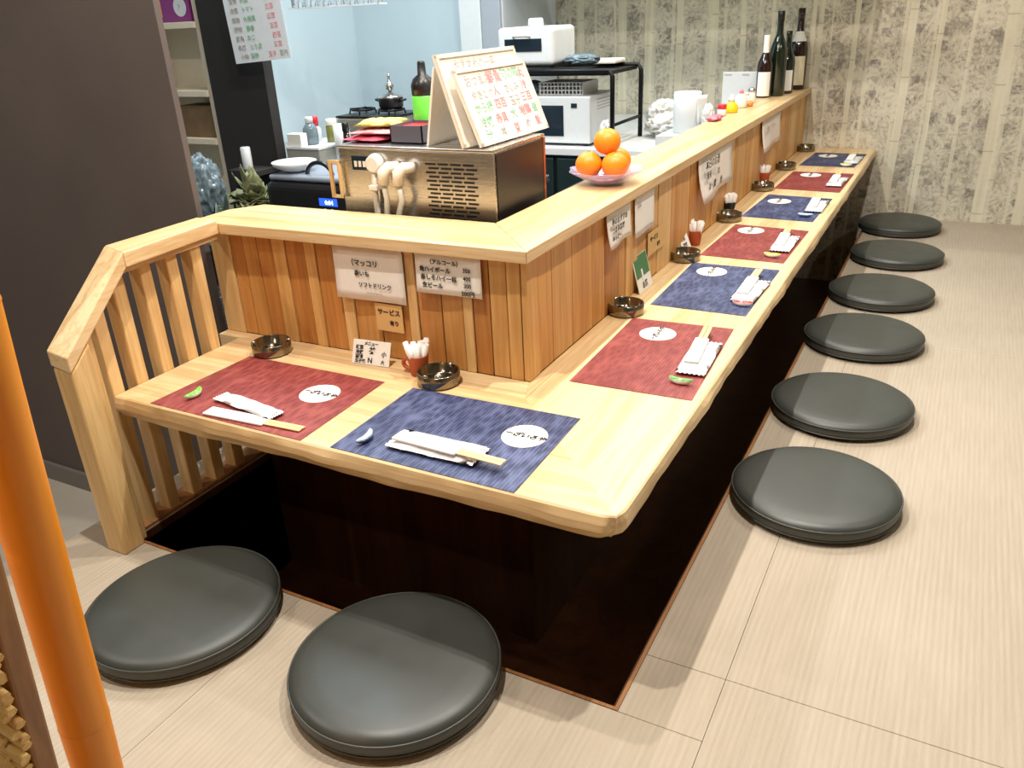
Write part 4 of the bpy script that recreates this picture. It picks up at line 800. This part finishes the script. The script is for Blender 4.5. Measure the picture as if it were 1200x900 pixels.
# rear counter fridge with microwave, rack and toaster
rf = thing('counter_refrigerator', 'low dark teal counter refrigerator with white top edge under the microwave', 'refrigerator', (-1.4, 2.9, ZK))
L(MB().box(-1.86, -0.62, 2.58, 3.82, ZK + 0.05, 0.500), 'body', M_['teal'], rf, 0.004); L(MB().box(-1.87, -0.61, 2.55, 3.83, 0.500, 0.535), 'worktop', M_['white'], rf, 0.004)
for a, b in ((-1.84, -1.32), (-1.30, -0.64)): L(MB().box(a, b, 2.555, 2.579, ZK + 0.08, 0.485), 'door', M_['teal'], rf, 0.004)
L(MB().box(-1.83, -0.66, 2.62, 3.80, ZK, ZK + 0.05), 'plinth', M_['black'], rf)
mw = thing('microwave', 'white microwave oven with dark window under the black rack', 'microwave', (-1.36, 2.8, 0.5355))
MB().box(-0.21, 0.21, -0.19, 0.13, 0.012, 0.225).build('casing', M_['white'], mw, 0.006); MB().box(-0.19, 0.075, -0.1925, -0.189, 0.045, 0.185).build('door_window', M_['dark_glass'], mw)
MB().box(0.115, 0.145, -0.1925, -0.189, 0.175, 0.195).build('display', M_['dark_glass'], mw)
for k in range(4): MB().box(0.2095, 0.212, -0.10 + 0, 0.06, 0.200 - k * 0.014, 0.205 - k * 0.014).build('side_vent', M_['ink_soft'], mw)
for x in (-0.18, 0.18): MB().box(x - 0.012, x + 0.012, -0.17, 0.11, 0, 0.012).build('foot', M_['black'], mw)
rk2 = thing('appliance_rack', 'black tubular rack standing over the microwave carrying the toaster oven', 'rack', (-1.36, 2.85, 0.5355))
for y in (-0.26, 0.12):
    MB().tube([(-0.32, y, 0), (-0.32, y, 0.315), (-0.305, y, 0.338), (0.315, y, 0.338), (0.330, y, 0.315), (0.330, y, 0)], 0.011, 10).build('tube_frame', M_['black_metal'], rk2)
MB().box(-0.31, 0.31, -0.262, 0.122, 0.318, 0.334).build('shelf_plate', M_['black_metal'], rk2)
for x in (-0.32, 0.33): MB().tube([(x, -0.26, 0.10), (x, 0.12, 0.10)], 0.008, 8).build('side_bar', M_['black_metal'], rk2)
ZR = 0.5355 + 0.3505
to = thing('toaster_oven', 'white rounded toaster oven on top of the black rack', 'toaster oven', (-1.475, 2.76, ZR))
MB().box(-0.150, 0.145, -0.15, 0.11, 0.012, 0.180).build('casing', M_['white'], to, 0.022, 4); MB().box(-0.108, 0.085, -0.1535, -0.149, 0.075, 0.130).build('glass_door', M_['dark_glass'], to)
MB().tube([(-0.06, -0.152, 0.138), (-0.055, -0.170, 0.142), (0.02, -0.170, 0.142), (0.025, -0.152, 0.138)], 0.005, 8).build('handle', M_['ink_soft'], to)
for x in (-0.12, 0.12): MB().box(x - 0.012, x + 0.012, -0.12, 0.08, 0, 0.012).build('foot', M_['black'], to)
pot('white_cup', 'white cup standing upside down on the toaster oven', 'cup', -1.50, 2.78, ZR + 0.1805, [(0.040, 0), (0.036, 0.03), (0.030, 0.035)], M_['white'])
crumple('plastic_bag', 'clear packet on the rack right of the toaster oven', 'plastic bag', (-1.235, 2.72, ZR), (0.085, 0.07, 0.026), M_['bagclear'], 12)
tag(MB().box(-0.08, 0.07, -0.07, 0.07, 0, 0.020).build('takeaway_tray', M_['offwhite'], None, 0.006), 'white food tray with dark label behind the clear packet', 'tray').location = (-1.18, 2.90, ZR)
# basket on the microwave
bk2 = thing('plastic_basket', 'white slotted plastic basket on top of the microwave', 'basket', (-1.33, 2.78, 0.5355 + 0.2255))
for i in range(12): MB().box(-0.11 + i * 0.019, -0.104 + i * 0.019, -0.101, -0.098, 0, 0.055).build('bar', M_['white'], bk2)
for z in (0, 0.018, 0.036, 0.052): MB().box(-0.115, 0.115, -0.1015, -0.0975, z, z + 0.005).build('rim', M_['white'], bk2)
MB().box(-0.115, 0.115, -0.097, 0.09, 0, 0.004).box(-0.115, -0.111, -0.097, 0.09, 0.004, 0.056).box(0.111, 0.115, -0.097, 0.09, 0.004, 0.056).box(-0.111, 0.111, 0.086, 0.09, 0.004, 0.056).build('tub', M_['white'], bk2)
crumple('plastic_bag', 'grey crumpled bag on the microwave left of the basket', 'plastic bag', (-1.50, 2.74, 0.5355 + 0.2255), (0.045, 0.045, 0.030), M_['bagclear'], 15)
# bags right of rack
crumple('plastic_bag', 'large white crinkled bag on the counter right of the black rack', 'plastic bag', (-0.90, 2.98, 0.5355), (0.095, 0.10, 0.05), M_['bagwhite'], 21, None, 0.6)
crumple('plastic_bag', 'small white crinkled bag standing behind the larger one', 'plastic bag', (-0.98, 3.20, 0.5355), (0.09, 0.09, 0.07), M_['bagwhite'], 22, None, 0.6)
crumple('plastic_bag', 'white film bag hanging low on the right side of the microwave', 'plastic bag', (-1.075, 2.63, 0.5355), (0.030, 0.04, 0.055), M_['bagwhite'], 23, None, 0.5)
b3 = thing('side_trolley', 'dark low trolley behind the ledge beside the oranges', 'trolley', (-0.80, 2.2, ZK)); L(MB().box(-1.02, -0.62, 1.95, 2.52, ZK + 0.001, 0.44), 'body', M_['black'], b3, 0.004)
L(MB().box(-1.025, -0.615, 1.945, 2.525, 0.44, 0.455), 'top', M_['black_metal'], b3)
crumple('plastic_bag', 'crinkled clear bag on the dark trolley behind the ledge', 'plastic bag', (-0.78, 2.28, 0.4555), (0.10, 0.09, 0.045), M_['bagwhite'], 27, None, 0.6)
# kitchen towel roll standing on an inner shelf
ish = thing('inner_shelf', 'white narrow shelf behind the ledge under the towel roll', 'shelf', (-0.68, 2.7, ZK)); L(MB().box(-0.81, -0.60, 2.555, 2.90, 0.536, 0.60), 'body', M_['white'], ish)
kr = thing('towel_roll', 'large white kitchen towel roll standing behind the ledge', 'paper roll', (-0.712, 2.70, 0.6005))
MB().lathe([(0.058, 0), (0.062, 0.002), (0.062, 0.170), (0.058, 0.173), (0.018, 0.173), (0.018, 0.16)], 36).build('roll', M_['white'], kr)
panel((0.052, -0.035, 0.03), (0.55, 0.83, 0), (0, 0.0, 1), 0.06, 0.13, M_['white'], 0.0012, 0.01, 'loose_sheet', kr)
crumple('plastic_bag', 'small white bag between towel roll and yellow bottle', 'plastic bag', (-0.605, 2.66, 0.6005), (0.028, 0.035, 0.060), M_['bagwhite'], 31, None, 0.4)
wb = thing('white_board', 'white rectangular board standing behind the ledge left of the bottles', 'board', (-0.66, 3.44, 0.5355))
MB().box(-0.088, 0.088, -0.004, 0.004, 0, 0.263).build('panel', M_['white'], wb, 0.003)
for x in (-0.06, 0.03): MB().box(x - 0.018, x + 0.018, -0.006, -0.0035, 0.245, 0.252).build('clip', M_['ink_soft'], wb)
# hanging rail of glass holders near the ceiling edge of view
gr = thing('hanging_glass_rack', 'white wire rack of upturned glasses hanging above the kitchen', 'rack', (-2.10, 2.05, 1.19))
MB().box(-0.26, 0.24, -0.03, 0.03, 0.0, 0.006).build('tray', M_['white'], gr)
for k in range(7):
    x = -0.23 + k * 0.073; MB().lathe([(0.026, 0.0065), (0.028, 0.05), (0.026, 0.10), (0.006, 0.115), (0.005, 0.17), (0.022, 0.178)], 18, Matrix.Translation((x, 0, 0))).build('glass', M_['clear'], gr)
    MB().tube([(x + 0.03, -0.03, 0.006), (x + 0.036, -0.02, 0.12), (x + 0.030, -0.01, 0.22)], 0.0035, 6).build('wire', M_['white'], gr)
for x in (-0.25, 0.235): MB().tube([(x, 0, 0.006), (x, 0, CEIL - 1.19)], 0.005, 6).build('hanger', M_['steel'], gr)
cd = thing('hood_duct', 'pale green kitchen hood edge along the ceiling above the wallpaper', 'hood', (-1.3, 3.3, 1.17))
# ------------------------------------------------------------------ partition in the near left: bamboo pole, frame and reed blind
bp = thing('bamboo_pole', 'thick varnished orange bamboo pole leaning upright at the left edge', 'pole', (0, 0, 0))
P0, P1 = Vector((-0.215, -0.775, 0.0)), Vector((-0.425, -0.632, 1.9))
P0, P1 = Vector((-0.377, -0.73, 0.0)), Vector((-0.183, -0.73, 1.9))
pts = [P0.lerp(P1, k / 24) for k in range(25)]
MB().tube(pts, [0.0245 + (0.0006 if k % 6 == 0 else 0) for k in range(25)], 32).build('culm', M_['bamboo'], bp)
for k in (6, 12, 18):
    c = pts[k]; d = (P1 - P0).normalized(); MB().tube([c - d * 0.003, c, c + d * 0.003], [0.0247, 0.0256, 0.0247], 32, False).build('node_ring', M_['bamboo'], bp)
rs = thing('reed_screen', 'brown wooden frame with woven split-reed blind at the lower left edge', 'screen', (-0.30, -0.80, 0))
ed = lambda z: -0.331 + 0.157 * z          # leaning right edge of the frame bar
MB().hexa([(ed(0) - 0.036, -0.82, 0), (ed(0), -0.82, 0), (ed(0), -0.80, 0), (ed(0) - 0.036, -0.80, 0)], [(ed(1.7) - 0.036, -0.82, 1.7), (ed(1.7), -0.82, 1.7), (ed(1.7), -0.80, 1.7), (ed(1.7) - 0.036, -0.80, 1.7)]).build('frame_bar', M_['frame_brown'], rs, 0.003).location = -Vector(rs.location)
for z in (0.0, 1.05):
    MB().box(ed(z) - 0.64, ed(z) - 0.036, -0.818, -0.803, z, z + 0.03).build('cross_bar', M_['frame_brown'], rs, 0.002).location = -Vector(rs.location)
stick = MB().tube([(-0.55, 0, 0.10), (-0.2, 0, 0.036), (0, 0, -0.004)], 0.0046, 7).build('reed', M_['reed'], rs)
rr = random.Random(3)
for k in range(98):
    z = 0.036 + k * 0.01005; o = stick if k == 0 else stick.copy()
    if k: COL.objects.link(o)
    o.location = Vector((ed(z) + 0.006 - rr.uniform(0.0, 0.010), -0.826 + rr.uniform(-0.004, 0.004), z)) - Vector(rs.location); o.rotation_euler = (0, rr.uniform(-0.015, 0.02), rr.uniform(-0.01, 0.01))
for i, dx in enumerate((-0.022, -0.048, -0.10, -0.20)):
    MB().tube([(ed(z) + 0.004 + dx + 0.30, (-0.0200 if k % 2 else -0.0325), z + 0.18 * abs(dx)) for k, z in enumerate([0.03 + 0.01 * j for j in range(98)])], 0.0022, 6).build('binding_cord', M_['reed'], rs)
L(MB().box(-1.86, 0.0, 3.18, 3.50, 1.285, 1.60), 'panel', plain('pale_green_enamel', (150, 186, 176), 0.4), cd)
DL = ['ceiling downlight above the near corner of the long side', 'ceiling downlight above the short front arm', 'ceiling downlight above the middle of the long side', 'ceiling downlight above the inner ledge corner', 'ceiling downlight above the ledge beyond the oranges', 'ceiling downlight above the ledge by the bottles', 'added fill downlight brightening the open tatami at right', 'ceiling downlight above the reed screen by the entrance']
# lamp housings on the ceiling
for i, (x, y, e_) in enumerate(SPOTS):
    t = thing('downlight', DL[i], 'ceiling light', (x, y, CEIL - 0.0005), 0, 'round ceiling downlights')
    MB().lathe([(0.060, 0), (0.060, -0.008), (0.050, -0.010), (0.047, -0.004)], 28).build('ring', M_['white'], t)
